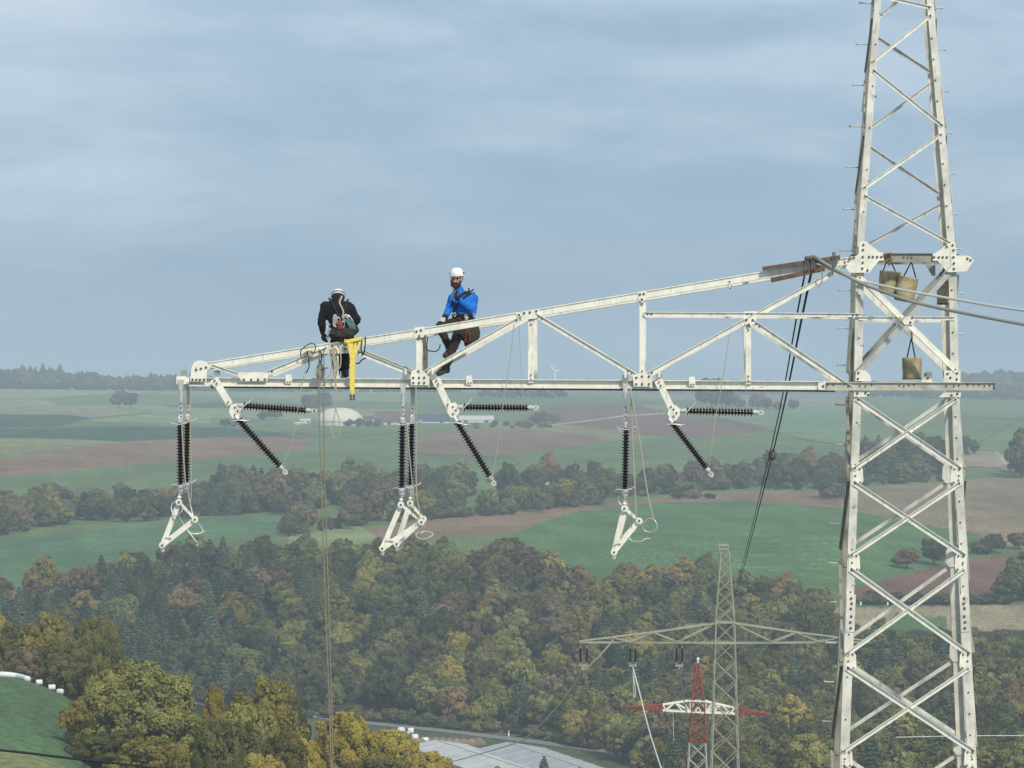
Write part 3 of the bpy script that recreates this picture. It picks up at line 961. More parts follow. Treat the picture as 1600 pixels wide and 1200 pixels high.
def bracket_set(label, arm, joint, horiz, diag):
    root = empty("slanted_insulator_pair", P(*arm[0]), label, "insulator pair", "slanted insulator pairs under the cross-arm")
    dy = Vector((0, -.10, 0))
    q = [P(*p) + dy for p in arm]
    mb = MB()
    mb.angle(q[0], q[1], .11, .09, .012, NF, 1, False)
    mb.flat(q[0] + NF * .012, q[0] + (q[1] - q[0]) * .25 + NF * .012, .14, .012)
    for s in (.06, .18, .9): mb.bolt(q[0].lerp(q[1], s) + NF * .025, .016)
    mb.build("hanger_arm", M_T, root)
    j = P(*joint) + dy
    mb = MB()
    mb.plate([j + Vector((x, -.02, z)) for x, z in ((-.07, .10), (.03, .13), (.11, .06), (.10, -.04), (.04, -.13), (-.04, -.12), (-.1, -.02))], .04)
    for x, z in ((0, .06), (.05, 0), (0, -.06)): mb.bolt(j + Vector((x, -.02, z)), .016)
    mb.build("joint_plate", M_T, root)
    for k, (a, b_) in enumerate((horiz, diag)):
        a, b_ = P(*a) + dy, P(*b_) + dy
        ax = (b_ - a).normalized()
        mb = MB(); mb.tube([j, a], .022, 8); mb.lathe([(-.10, .035), (-.02, .042), (.0, .042)], a, ax, 12)
        mb.build("end_cap", M_FIT, root)
        ins_body(a, b_, n=21, parent=root)
        cap(b_, ax, .10, .042, True, root)
        v = NF.cross(ax).normalized()
        if v.z < 0: v = -v
        c = a + ax * .04
        horn([c + v * .15 + ax * .10 + NF * .05, c + v * .09 + ax * .07 + NF * .05, c + ax * -.02 + NF * .07, c - v * .10 - ax * .08 + NF * .05], root)
    return root
bracket_set("level and drooping brown insulator pair on a slanted arm near the cross-arm tip", [(335, 592), (360, 632)], (368, 642), ((381, 634), (479, 641)), ((373, 655), (438, 728)))
bracket_set("level and drooping brown insulator pair under the boots of the man in blue", [(681, 592), (702, 636)], (708, 641), ((724, 636), (825, 637)), ((714, 659), (765, 744)))
bracket_set("level and drooping brown insulator pair on the slanted arm nearest the tower", [(1028, 594), (1050, 640)], (1052, 645), ((1072, 642), (1176, 644)), ((1050, 661), (1103, 731)))

# ------------------------------------------------------------------ ropes, straps and gear on the steel
def rope(name, pts, r, m, label, cat="rope", n=40, straight=False, group=None):
    mb = MB()
    mb.tube(pts if straight else spline(pts, n), r, 8)
    o = mb.build(name, m)
    return tag(o, label, cat, group)
def PP(l, Y=58.0, dy=0.0):
    return [P(x, y, Y) + Vector((0, dy, 0)) for x, y in l]
zg = gz(-3.1, 57.6)
rope("hauling_rope", [P(498, 545, 57.7), P(499, 660, 57.7), P(503, 780, 57.7), P(509, 960, 57.7), P(517, 1200, 57.7), Vector((P(523, 1400, 57.7).x, 57.7, -12)), Vector((-2.6, 57.7, zg))], .010, M_HAUL,
     "beige hauling rope dropping from the arm beside the pulley, the left strand of two", n=60)
rope("hauling_rope", [P(506, 545, 57.75), P(506, 660, 57.75), P(508, 780, 57.75), P(514, 960, 57.75), P(520, 1200, 57.75), Vector((P(526, 1400, 57.7).x, 57.75, -12)), Vector((-2.5, 57.75, zg))], .010, M_HAUL,
     "beige hauling rope dropping from the arm beside the pulley, the right strand of two", n=60)
rope("rope_loop", PP([(521, 537), (525, 580), (524, 640), (518, 668), (520, 681), (526, 684), (531, 677), (530, 655), (525, 638), (523, 590), (521, 540)], 57.85), .0085, M_ROPE, "thin rope hanging in a long loop in front of the white dome", n=80)
rope("rope_coil", PP([(519, 538), (528, 536), (532, 552), (532, 570), (528, 577), (523, 573), (520, 560), (519, 545)], 57.86), .011, M_ROPE, "short beige rope coil slung over the upper chord under the man in black", n=60)
rope("tag_line", PP([(483, 548), (478, 572), (467, 628), (459, 680), (443, 727)], 57.8), .006, M_ROPE, "thin pale line from the arm to the drooping insulator end nearest the arm tip", n=30)
rope("tag_line", PP([(804, 505), (793, 590), (786, 628), (777, 700), (768, 748)], 57.8), .006, M_ROPE, "thin pale line running down to the drooping insulator end in the middle", n=30)
rope("tag_line", PP([(811, 508), (815, 592), (817, 632)], 57.8), .005, M_ROPEG, "thin pale line down to the level insulator below the middle of the arm", n=20)
rope("tag_line", PP([(1140, 522), (1128, 600), (1120, 640), (1113, 690), (1108, 727)], 57.8), .0075, M_ROPE, "thin pale line to the drooping insulator end nearest the tower", n=30)
rope("tag_line", PP([(1160, 508), (1165, 600), (1168, 638)], 57.8), .005, M_ROPEG, "thin pale line to the level insulator nearest the tower", n=20)
rope("tie_rope", PP([(297, 600), (298, 700), (299, 765), (297, 790)], 57.75), .008, M_ROPE, "thin beige rope beside the insulator string at the arm tip", n=30)
rope("tie_rope", PP([(284, 664), (286, 700), (290, 758)], 57.78), .010, M_ROPE, "short beige rope lying across the insulators at the arm tip", n=20)
rope("tie_rope", PP([(650, 602), (650, 700), (651, 770), (656, 800), (654, 812)], 57.75), .009, M_ROPE, "beige rope hanging right of the insulator string below the man in blue", n=30)
rope("tie_rope", PP([(636, 664), (639, 700), (645, 765), (647, 800)], 57.78), .009, M_ROPE, "beige rope lying between the two middle insulators", n=30)
rope("tie_rope", PP([(986, 606), (988, 680), (992, 760), (994, 812)], 57.72), .011, M_ROPE, "beige rope dropping straight beside the insulator string nearest the tower", n=30)
rope("tie_rope", PP([(984, 606), (998, 680), (1010, 760), (1021, 812)], 57.68), .011, M_ROPE, "slanting beige rope to the wire loop below the string nearest the tower", n=30)
# two dark pulling ropes that run away and down to the pylon in the valley
e1, e2 = P(1148, 930, 262), P(1152, 925, 262)
rope("pulling_rope", [P(1258, 425, 58.2), P(1200, 714, 130).lerp(P(1204, 712, 110), .5), e1], .016, M_BLACK, "dark pulling rope slanting down from the boards, the left of two", n=30)
rope("pulling_rope", [P(1268, 424, 58.2), P(1207, 710, 120), e2], .022, M_BLACK, "dark pulling rope slanting down from the boards, thicker right one", n=30)
mb = MB(); c = P(1207, 711, 118)
mb.lathe([(-.18, .05), (-.12, .12), (0, .14), (.12, .10), (.2, .04)], c, (0.15, .3, 1), 10)
mb.tube([c + Vector((-.22, 0, .16)), c + Vector((0, 0, .05))], .03, 6)
tag(mb.build("rope_clamp", M_BOLT), "small dark clamp joining the two slanting pulling ropes", "clamp")
rope("steel_cable", PP([(1258, 404), (1280, 413), (1330, 434), (1360, 442)], 57.9) + [P(1420, 455, 57.5), P(1500, 469, 57), P(1600, 485, 56.2), P(1900, 522, 54)], .022, mat("cable_pale", (.55, .54, .48), .55, .2), "pale thick cable passing in front of the tower legs, upper of two", "cable", 60)
rope("steel_cable", PP([(1272, 401), (1300, 418), (1345, 442)], 57.86) + [P(1400, 463, 57.4), P(1440, 475, 57.2), P(1500, 488, 56.8), P(1600, 507, 56), P(1900, 560, 54)], .027, M_CABLE, "dark grey thick cable passing in front of the tower legs, lower of two", "cable", 60)
rope("power_line", [P(-250, 1148, 140), P(0, 1172, 140), P(120, 1186, 140), P(240, 1200, 140), P(500, 1236, 140), P(1100, 1330, 140)], .05, M_BLACK, "black line crossing the meadow at the lower left corner", "cable", 60)
rope("power_line", [P(1400, 1152, 300), P(1500, 1150, 300), P(1600, 1149.5, 300), P(1800, 1150, 300)], .035, M_WIRE, "thin pale wire in front of the woods right of the tower", "cable", 30)

# yellow webbing sling over the chord
mb = MB()
def ribbon(pts, w, Yd):
    for (x0, y0), (x1, y1) in zip(pts[:-1], pts[1:]):
        mb.flat(P(x0, y0, Yd), P(x1, y1, Yd), w, .012)
ribbon([(544, 531), (549, 560), (549, 612)], .045, 57.80)
ribbon([(556, 531), (553, 560), (552, 614)], .042, 57.83)
ribbon([(549, 530), (551, 575), (551, 616)], .05, 57.81)
ribbon([(541, 534), (566, 528)], .05, 57.79)
ribbon([(541, 530), (541, 537)], .06, 57.84)
ribbon([(564, 526), (556, 553)], .03, 57.82)
mb.plate([P(540, 531, 57.84), P(566, 526, 57.84), P(566, 526, 58.16), P(540, 531, 58.16)], .012, Vector((0, 0, 1)))
sl = mb.build("webbing_sling", M_YEL)
tag(sl, "long yellow webbing sling hanging over the chord beside the man in black", "sling")
mb = MB()
for x in (548, 553):
    mb.box(P(x, 620, 57.82), .035, .03, .08); mb.tube([P(x - 1.5, 623, 57.81), P(x + 2, 624, 57.81)], .02, 6)
mb.build("end_hook", M_BOLT, sl)

# pulley block below the arm
pb = empty("pulley_block", P(502, 560, 57.8), "grey pulley block hanging from the arm left of the man in black", "pulley")
mb = MB(); mb.lathe([(-.04, .10), (-.03, .115), (-.01, .10), (.01, .10), (.03, .115), (.04, .10)], P(500.5, 581, 57.8), (.9, -.45, 0), 18)
mb.build("wheel", M_GREY, pb)
mb = MB(); mb.plate([P(x, y, 57.75) for x, y in ((497, 566), (503, 566), (505, 586), (500, 590), (496, 585))], .012); mb.plate([P(x, y, 57.86) for x, y in ((497, 566), (503, 566), (505, 586), (500, 590), (496, 585))], .012)
mb.tube([P(503, 575, 57.72), P(513, 575, 57.72)], .012, 6); mb.build("side_plate", [M_DKST], pb)
mb = MB(); mb.tube(spline(PP([(500, 567), (498, 556), (499, 548), (503, 556), (501, 567)], 57.8), 24), .012, 6); mb.build("hook", M_BLACK, pb)

pw = empty("snatch_block", P(486, 552, 57.85), "small pale snatch block clamped to the upper chord left of the man in black", "pulley")
mb = MB(); mb.lathe([(-.03, .055), (0, .04), (.03, .055)], P(485, 553, 57.86), (.5, -1, .2), 16); mb.build("wheel", M_GREY, pw)
mb = MB(); mb.tube(spline(PP([(479, 540), (487, 536), (493, 541), (490, 551), (481, 549), (472, 560), (470, 548), (479, 540)], 57.84), 40), .012, 6); mb.build("lashing", M_DKST, pw)
for lab, pts in (("short black lanyard wrapped round the chord right of the yellow sling", [(566, 528), (564, 545), (567, 553), (570, 545), (571, 526)]),
                 ("curled black cord end hanging right of the yellow sling", [(556, 567), (560, 568), (566, 562), (572, 559)])):
    rope("lanyard", PP(pts, 57.85), .011, M_BLACK, lab, "lanyard", 30)
rope("lanyard", PP([(668, 527), (667, 545), (670, 548), (680, 549), (686, 545), (688, 538)], 57.85), .009, M_BLACK, "black lanyard dangling beside the post at the knee of the man in blue", "lanyard", 40)
rope("lanyard", PP([(480, 552), (483, 570), (481, 578), (478, 583)], 57.85), .010, M_BLACK, "thin dark cord end hanging from the lashing left of the pulley block", "lanyard", 20)
rope("lanyard", PP([(515, 548), (518, 575), (508, 598), (500, 603)], 57.85), .008, M_ROPEG, "thin grey cord slack between pulley block and rope coil", "lanyard", 30)
mb = MB(); mb.flat(P(663, 525, 57.99), P(665, 580, 57.99), .06, .02); tag(mb.build("tool_bar", M_DKST), "dark bar strapped behind the post left of the man in blue", "bar")

# boards lashed to the upper chord by the tower
def board(a, b_, w, label):
    mb = MB(); d = (P(*b_) - P(*a)).normalized(); v = NF.cross(d)
    mb.extrude([(-w / 2, -.06), (w / 2, -.06), (w / 2, .08), (-w / 2, .08)], P(*a, 57.92), P(*b_, 57.92), v, Vector((0, 1, 0)))
    tag(mb.build("packing_board", M_WOOD), label, "board", "boards lashed to the chord by the tower")
board((1192, 420), (1312, 402), .065, "red-brown board lashed on top of the chord beside the tower")
board((1205, 438), (1288, 420), .075, "red-brown board lashed under the chord beside the tower")
for x, y, lb in ((1260, 410, "dark rope lashing round the boards, the middle of the board pair"), (1270, 409, "dark rope lashing round the boards beside the cable ends"), (1303, 404, "dark rope lashing round the boards closest to the tower")):
    mb = MB()
    c0 = [(x - 2, y - 9), (x + 1, y - 10), (x + 3, y + 12), (x - 1, y + 14)]
    mb.tube(PP(c0 + [c0[0]], 57.83), .014, 6)
    if x == 1260: mb.tube(PP([(1258, 403), (1272, 402), (1278, 406)], 57.82), .03, 8)
    tag(mb.build("rope_lashing", M_DKST), lb, "lashing")
rope("cord_end", PP([(1283, 422), (1285, 433), (1283, 442), (1278, 449)], 57.8), .009, M_CABLE, "short bent cord end hanging below the lashed boards", "cord", 20)

# canvas buckets hung in the tower
def bucket(px, top, bot, w, Y, tilt, label, straps):
    c = P(px, (top + bot) / 2, Y)
    root = empty("canvas_bucket", P(px, bot, Y), label, "bucket", "canvas buckets hung in the tower")
    h = (bot - top) * Y / F; r = w * Y / F / 2
    q = Quaternion((0, 1, 0), math.radians(tilt)); ax = q @ Vector((0, 0, 1))
    b0 = c - ax * h / 2
    mb = MB()
    mb.lathe([(0, r * .90), (h * .04, r * .96), (h * .35, r * .95), (h * .6, r * 1.0), (h * .97, r * .99), (h, r * 1.01), (h, r * .95), (h * .45, r * .9)], b0, ax, 20)
    mb.build("bucket_body", M_CANVAS, root, True)
    mb = MB()
    mb.lathe([(0, r * .98), (h * .06, r * .99)], b0, ax, 20); mb.build("bottom_band", M_RUST, root)
    mb = MB()
    for x, y in straps[1:]:
        mb.tube([P(*straps[0], Y), P(x, y, Y - .04)], .012, 6)
    mb.build("strap", M_BLACK, root)
bucket(1390, 424, 459, 34, 58.5, 5, "tan canvas bucket under the upper beam, left one of the touching pair", [(1388, 400), (1379, 426), (1399, 424)])
bucket(1416, 433, 471, 32, 58.3, 11, "tilted tan canvas bucket under the upper beam, right one of the touching pair", [(1424, 409), (1412, 432), (1431, 434)])
bucket(1475, 433, 476, 23, 58.5, 0, "tan canvas bucket half hidden behind the right tower leg", [(1478, 415), (1468, 434), (1484, 434)])
bucket(1425, 559, 593, 31, 58.6, 0, "single tan canvas bucket hanging low just above the beam", [(1424, 528), (1417, 560), (1430, 560)])
rope("hanging_strap", PP([(1424, 514), (1425, 530)], 58.6), .016, M_RUST, "dark brown strap that holds the lowest canvas bucket", "strap", straight=True)
mb = MB()
for p in ([(1381, 398), (1392, 396), (1391, 406), (1383, 407)], [(1385, 407), (1389, 414), (1393, 404)]):
    mb.tube(PP(p, 57.93), .025, 6)
tag(mb.build("chain_sling", M_RUST), "short rusty sling wrapped round the upper beam", "sling")

# ------------------------------------------------------------------ the two linemen
M_SKIN = mat("skin", (0.45, 0.24, 0.16), .55)
M_BEARD = mat("beard_hair", (0.035, 0.022, 0.016), .9)
M_BLUE = mat("jacket_blue", (0.012, 0.17, 0.60), .8, 0, .25, 7, dark=(0.008, 0.11, 0.42), bump=.5)
M_BLK = mat("jacket_black", (0.011, 0.011, 0.013), .85, 0, .3, 8, bump=.5)
M_TRO = mat("trousers_dark", (0.035, 0.026, 0.02), .9, 0, .45, 7, bump=.5)
M_TROB = mat("trousers_navy", (0.012, 0.013, 0.018), .9, 0, .3, 8, bump=.5)
M_BOOT = mat("boot_leather", (0.045, 0.032, 0.025), .7)
M_GLOVE = mat("glove_black", (0.018, 0.018, 0.018), .8)
M_GLOVW = mat("glove_pale", (0.5, 0.47, 0.42), .8)
M_HELM = mat("helmet_white", (0.82, 0.81, 0.76), .35, 0, .06, 12)
M_HARN = mat("harness_black", (0.015, 0.015, 0.016), .7)
M_BAG = mat("bag_brown", (0.052, 0.041, 0.03), .9, 0, .7, 9)
M_RED = mat("cord_red", (0.25, 0.055, 0.04), .8)
M_ALU = mat("carabiner_alu", (0.50, 0.50, 0.50), .4, .4)
M_TEAL = mat("rope_teal", (0.09, 0.15, 0.165), .8)

from mathutils import noise as mnoise
FULL = {'jacket': 1.15, 'trousers': 1.08, 'boot': 1.08, 'tool_pouch': 1.1}
def skin_obj(name, chains, m, parent, sub=2, root=0):
    """one closed surface grown round a skeleton: chains are lists of (position, radius or (across, deep) radii)"""
    b_ = bmesh.new()
    fine = name == "glove"
    k_ = FULL.get(name, 1.0)
    for ch in chains:
        for (p, r0), (q, r1) in zip(ch[:-1], ch[1:]):
            p, q = Vector(p), Vector(q)
            r0 = r0 if isinstance(r0, tuple) else (r0, r0); r1 = r1 if isinstance(r1, tuple) else (r1, r1)
            n = max(2, int((q - p).length / (min(r0 + r1) * .35)) + 1)
            for i in range(n + 1):
                t_ = i / n
                rx, ry = (r0[0] + (r1[0] - r0[0]) * t_) * k_, (r0[1] + (r1[1] - r0[1]) * t_) * k_
                M_ = Matrix.Translation(p.lerp(q, t_)) @ Matrix.Diagonal((rx, ry, (rx + ry) / 2 if rx < .1 else ry, 1))
                bmesh.ops.create_icosphere(b_, subdivisions=1 if fine else 2, radius=1.0, matrix=M_)
    me_ = bpy.data.meshes.new(name); b_.to_mesh(me_); b_.free()
    o = bpy.data.objects.new(name, me_); COL.objects.link(o)
    rm = o.modifiers.new("remesh", 'REMESH'); rm.mode = 'VOXEL'; rm.voxel_size = .0055 if fine else .013
    so = o.modifiers.new("smooth", 'SMOOTH'); so.factor = .5; so.iterations = 2 if fine else 5
    dg = bpy.context.evaluated_depsgraph_get()
    new = bpy.data.meshes.new_from_object(o.evaluated_get(dg))
    old = o.data
    o.modifiers.clear(); o.data = new; bpy.data.meshes.remove(old)
    new.name = name
    if name in ("jacket", "trousers", "tool_pouch"):      # folds of the cloth
        amp = .013 if name == "jacket" else .016
        for v in new.vertices:
            c = v.co
            f = mnoise.noise(Vector((c.x * 9, c.y * 9, c.z * 17))) + .6 * mnoise.noise(Vector((c.x * 22 + 5, c.y * 22, c.z * 30)))
            v.co = c + v.normal * (f * amp)
    new.materials.clear(); new.materials.append(m)
    new.polygons.foreach_set("use_smooth", [True] * len(new.polygons))
    new.update()
    if parent is not None: adopt(o, parent)
    return o

def hand_chains(wrist, d, side, curl, s=1.0):
    """palm, four fingers of unequal length and a thumb; d = direction of the fingers, side = towards the thumb, curl = closing direction"""
    d, side, curl = d.normalized(), side.normalized(), curl.normalized()
    w = Vector(wrist); out = []
    palm = w + d * .055 * s
    out.append([(w, .028 * s), (palm, (.030 * s, .024 * s))])
    for k, (off, L) in enumerate(((.028, .075), (.010, .085), (-.009, .078), (-.026, .062))):
        base = palm + side * off * s + d * .02 * s
        p1 = base + (d * .75 + curl * .35) * L * .45 * s
        p2 = p1 + (d * .45 + curl * .75) * L * .35 * s
        p3 = p2 + (d * .05 + curl * .9) * L * .25 * s
        out.append([(palm, (.030 * s, .024 * s)), (base, .011 * s), (p1, .0105 * s), (p2, .0095 * s), (p3, .008 * s)])
    tb = w + d * .025 * s + side * .028 * s
    out.append([(palm, (.030 * s, .024 * s)), (tb, .013 * s), (tb + (side * .6 + d * .7) * .03 * s, .0115 * s), (tb + (side * .4 + d + curl * .4) * .05 * s, .009 * s)])
    return out

def helmet(c, up, fwd, parent, r=.125):
    up, fwd = Vector(up).normalized(), Vector(fwd)
    fwd = (fwd - up * fwd.dot(up)).normalized(); rt = fwd.cross(up)
    mb = MB(); seg, rg = 24, 8
    vs, fs = [], []
    for j in range(rg + 1):
        a = math.pi / 2 * j / rg
        for k in range(seg):
            g = 2 * math.pi * k / seg
            lift = .012 * max(0, math.cos(g)) * math.cos(a)
            vs.append(Vector(c) + (fwd * math.cos(g) * 1.16 + rt * math.sin(g) * .95) * r * math.cos(a) ** .75 + up * (r * 1.02 * math.sin(a) + lift))
    for j in range(rg):
        for k in range(seg):
            k2 = (k + 1) % seg
            fs.append((j * seg + k, j * seg + k2, (j + 1) * seg + k2, (j + 1) * seg + k))
    mb.add(vs, fs)
    rim = [Vector(c) + (fwd * math.cos(g) * (1.17 + .10 * max(0, math.cos(g))) + rt * math.sin(g) * .97) * r + up * (-.006) for g in [2 * math.pi * k / 24 for k in range(25)]]
    mb.tube(rim, .012, 6, caps=False)
    h = mb.build("helmet", M_HELM, parent, True)
    mb = MB()
    for s in (-1, 1):
        mb.box(Vector(c) + rt * s * r * .97 + up * .03, .02, .05, .03)
        mb.tube([Vector(c) + rt * s * r * .9 - up * .005, Vector(c) + rt * s * r * .72 - up * .10 + fwd * .03, Vector(c) - up * .20 + fwd * .06], .008, 6)
    mb.tube([Vector(c) + (fwd * math.cos(g) * 1.12 + rt * math.sin(g) * .96) * r + up * .022 for g in [math.pi * (.62 + .76 * k / 12) for k in range(13)]], .012, 6)
    mb.build("chin_strap", M_HARN, parent)
    return h

def torus_pts(c, rx, ry, ax, ay, n=20):
    return [Vector(c) + ax * rx * math.cos(2 * math.pi * k / n) + ay * ry * math.sin(2 * math.pi * k / n) for k in range(n + 1)]

# ---- man in the blue jacket, sitting on the rear chord and looking at the camera
YB = 58.78
def B(px, py, dy=0.0): return P(px, py, YB) + Vector((0, dy, 0))
man = empty("person", B(722, 508), "bearded worker in blue jacket and white helmet sitting on the chord, hand at his chin", "person")
pel, bel, che, nek = B(725, 502), B(724, 489, -.02), B(724, 471, -.03), B(716, 458, -.06)
shR, elR, wrR = B(739, 467, -.03), B(738, 488, -.10), B(716, 466, -.32)
shL, elL, wrL = B(708, 467, -.08), B(702, 484, -.16), B(696.5, 495, -.30)
hpL, knL, anL, toL = B(716, 506, -.06), B(688, 511, -.40), B(704, 546, -.42), B(697, 556, -.56)
hpR, knR, anR, toR = B(732, 508, -.04), B(716, 525, -.46), B(698, 573, -.56), B(687, 584, -.68)
hd0, hd1, hd2 = B(713.5, 448, -.09), B(713, 438, -.10), B(714, 431, -.09)
f_ = Vector((-.18, -1, -.10)).normalized()
skin_obj("body", [
    [(pel, .08), (bel, .075), (che, .08), (nek, .06), (hd0, .062), (hd1, (.082, .09)), (hd2, .085)],
    [(che, .08), (shR, .05), (elR, .042), (wrR, .028)], [(che, .08), (shL, .05), (elL, .042), (wrL, .028)],
    [(pel, .08), (hpL, .07), (knL, .06), (anL, .04)], [(pel, .08), (hpR, .07), (knR, .06), (anR, .04)]], M_SKIN, man)
skin_obj("jacket", [
    [(pel + Vector((0, 0, .04)), (.155, .125)), (bel, (.155, .13)), (B(724, 479, -.02), (.165, .14)), (che, (.16, .135)), (nek - Vector((0, 0, .02)), .095), (nek + Vector((0, 0, .07)), .072)],
    [(che, (.16, .135)), (shR, .082), (shR.lerp(elR, .5), .072), (elR, .066), (elR.lerp(wrR, .5), .055), (wrR, .042)],
    [(che, (.16, .135)), (shL, .078), (shL.lerp(elL, .5), .068), (elL, .062), (elL.lerp(wrL, .6), .052), (wrL, .04)]], M_BLUE, man)
skin_obj("trousers", [
    [(pel + Vector((0, 0, .06)), (.15, .125)), (pel, (.165, .14)), (hpL, .115), (hpL.lerp(knL, .5), .098), (knL, .08), (knL.lerp(anL, .4), .068), (anL, .058)],
    [(pel, (.165, .14)), (hpR, .118), (hpR.lerp(knR, .5), .10), (knR, .085), (knR.lerp(anR, .4), .072), (anR, .062)]], M_TRO, man, root=1)
for an, to in ((anL, toL), (anR, toR)):
    dn = Vector((0, 0, -1)) if an is anR else Vector((-.2, -.2, -1)).normalized()
    skin_obj("boot", [[(an + Vector((0, 0, .07)), .058), (an, .06), (an.lerp(to, .35) + dn * .03, .055), (to, (.052, .036))], [(an, .06), (an + dn * .085 + (an - to) * .15, .048)]], M_BOOT, man)
# head details
hb = Vector(hd1)
rt_ = f_.cross(Vector((0, 0, 1))).normalized()
mb = MB()
mb.lathe([(0, .018), (.02, .022), (.04, .012)], hb + f_ * .065 + Vector((0, 0, -.012)), (f_ + Vector((0, 0, -.6))), 8)
for s in (-1, 1):
    mb.lathe([(-.012, .012), (0, .03), (.012, .02)], hb + rt_ * s * .085 + Vector((0, 0, -.015)), rt_ * s, 10)
mb.build("nose_and_ears", M_SKIN, man, True)
mb = MB()
for s in (-1, 1):
    mb.lathe([(0, .014), (.008, .010)], hb + f_ * .076 + rt_ * s * .032 + Vector((0, 0, .014)), f_, 8)
    mb.tube([hb + f_ * .082 + rt_ * s * .015 + Vector((0, 0, .036)), hb + f_ * .074 + rt_ * s * .055 + Vector((0, 0, .034))], .007, 6)
mb.build("eyes_and_brows", M_BEARD, man)
mb = MB()
q = hb + Vector((0, 0, -.07))
mb.tube([q + rt_ * -.075 + f_ * .02 + Vector((0, 0, .06)), q + rt_ * -.06 + f_ * .045, q + f_ * .075 + Vector((0, 0, -.045)), q + rt_ * .06 + f_ * .045, q + rt_ * .075 + f_ * .02 + Vector((0, 0, .06))], [.018, .032, .045, .032, .018], 8)
mb.tube([q + f_ * .07 + Vector((0, 0, -.04)), q + f_ * .075 + Vector((0, 0, -.10))], [.042, .02], 8)
mb.tube([q + rt_ * -.035 + f_ * .072 + Vector((0, 0, .026)), q + f_ * .083 + Vector((0, 0, .034)), q + rt_ * .035 + f_ * .072 + Vector((0, 0, .026))], .012, 6)
mb.build("beard", M_BEARD, man, True)
helmet(hd2 + Vector((0, .012, .012)), (-.04, -.08, 1), f_, man, .122)
skin_obj("glove", hand_chains(wrR, Vector((-.5, -.25, .8)), Vector((.3, -.8, .3)), Vector((-.3, .5, .5)), 1.15), M_GLOVW, man, 1)
skin_obj("glove", hand_chains(wrL, Vector((-.35, -.5, -.55)), Vector((-.8, .1, .4)), Vector((.2, -.3, -.8)), 1.15), M_GLOVW, man, 1)
mb = MB()
mb.lathe([(-.012, .05), (0, .056), (.05, .052)], wrL, (wrL - elL), 10); mb.lathe([(-.012, .05), (0, .056), (.05, .05)], wrR, (wrR - elR), 10)
mb.build("glove_cuff", M_GLOVE, man, True)
mb = MB()
X_, Y_ = Vector((1, 0, 0)), Vector((0, 1, 0))
mb.tube(torus_pts(bel + Vector((0, 0, -.04)), .17, .145, X_, Y_), .028, 8, caps=False)
mb.tube(torus_pts(bel + Vector((0, 0, -.085)), .175, .15, X_, Y_), .022, 8, caps=False)
mb.tube(spline([B(741, 458, .02), B(733, 460, -.13), B(722, 468, -.20), B(714, 478, -.20), B(708, 488, -.18)], 20), .016, 8)
mb.tube(spline([B(733, 457, -.02), B(727, 458, -.13), B(717, 464, -.18)], 12), .026, 8)
mb.tube(spline([B(708, 462, -.12), B(707, 474, -.19), B(708, 488, -.18)], 12), .014, 8)
mb.tube([B(734, 457, -.02), B(732, 450, -.02)], .014, 6); mb.tube([B(735, 456, 0), B(740, 452, 0)], .014, 6)
mb.build("harness", M_HARN, man)
mb = MB()
for x, y in ((711, 492), (728, 495), (741, 493)):
    c = B(x, y, -.19)
    mb.tube(torus_pts(c, .016, .035, X_, Vector((0, 0, 1)), 14), .007, 6, caps=False)
mb.box(B(729.5, 497, -.18), .05, .03, .06)
mb.build("carabiner", M_ALU, man)
bagB = skin_obj("tool_pouch", [[(B(738, 508, -.16), .09), (B(739, 519, -.20), (.12, .09)), (B(737, 529, -.22), (.125, .09)), (B(732, 536, -.22), .07)], [(B(739, 519, -.20), (.12, .09)), (B(729, 524, -.22), .10)]], M_BAG, man)
mb = MB()
mb.tube(spline([B(727, 500, -.37), B(731, 515, -.38), B(726, 536, -.37), B(731, 540, -.37), B(735, 525, -.38), B(732, 510, -.38)], 30), .0075, 6)
mb.tube(spline([B(733, 510, -.38), B(727, 524, -.38), B(733, 539, -.37)], 16), .006, 6)
mb.tube(spline([B(716, 497, -.20), B(722, 501, -.22), B(727, 500, -.22)], 10), .009, 6)
mb.build("cord", M_RED, man)
mb = MB()
mb.box(B(713, 461, -.40), .05, .035, .13, rot=Matrix.Rotation(.35, 3, 'Y')); mb.tube([B(711, 456, -.40), B(709.5, 447, -.40)], .008, 6)
tag(mb.build("handheld_radio", M_HARN), "small black radio held at the chin by the man in blue", "radio")

# ---- man in black, seen from behind, sitting astride the front chord
YK = 58.10
def K(px, py, dy=0.0): return P(px, py, YK) + Vector((0, dy, 0))
mank = empty("person", K(535, 530), "worker in black jacket and white helmet seen from behind, head bowed, sitting on the chord", "person")
pel, bel, che, nek = K(536, 521), K(533, 505, .02), K(527, 486, .06), K(527, 468, .16)
shL, elL, wrL = K(508.5, 479, .08), K(502, 502, .08), K(503.5, 519, .14)
shR, elR, wrR = K(544.5, 480, .10), K(556, 500, .16), K(545, 514, .40)
hpL, knL, anL, toL = K(528, 526, .06), K(521, 545, .50), K(523, 577, .66), K(521, 586, .82)
hpR, knR, anR, toR = K(541, 526, .06), K(538.5, 544, .50), K(536.5, 576, .66), K(537, 586, .82)
hd0, hd1, hd2 = K(527, 468, .25), K(526.5, 465, .34), K(526.5, 462, .38)
skin_obj("body", [
    [(pel, .08), (bel, .075), (che, .08), (nek, .055), (hd0, .065), (hd1, (.085, .085)), (hd2, .08)],
    [(che, .08), (shL, .05), (elL, .042), (wrL, .028)], [(che, .08), (shR, .05), (elR, .042), (wrR, .028)],
    [(pel, .08), (hpL, .07), (knL, .06), (anL, .04)], [(pel, .08), (hpR, .07), (knR, .06), (anR, .04)]], M_SKIN, mank)
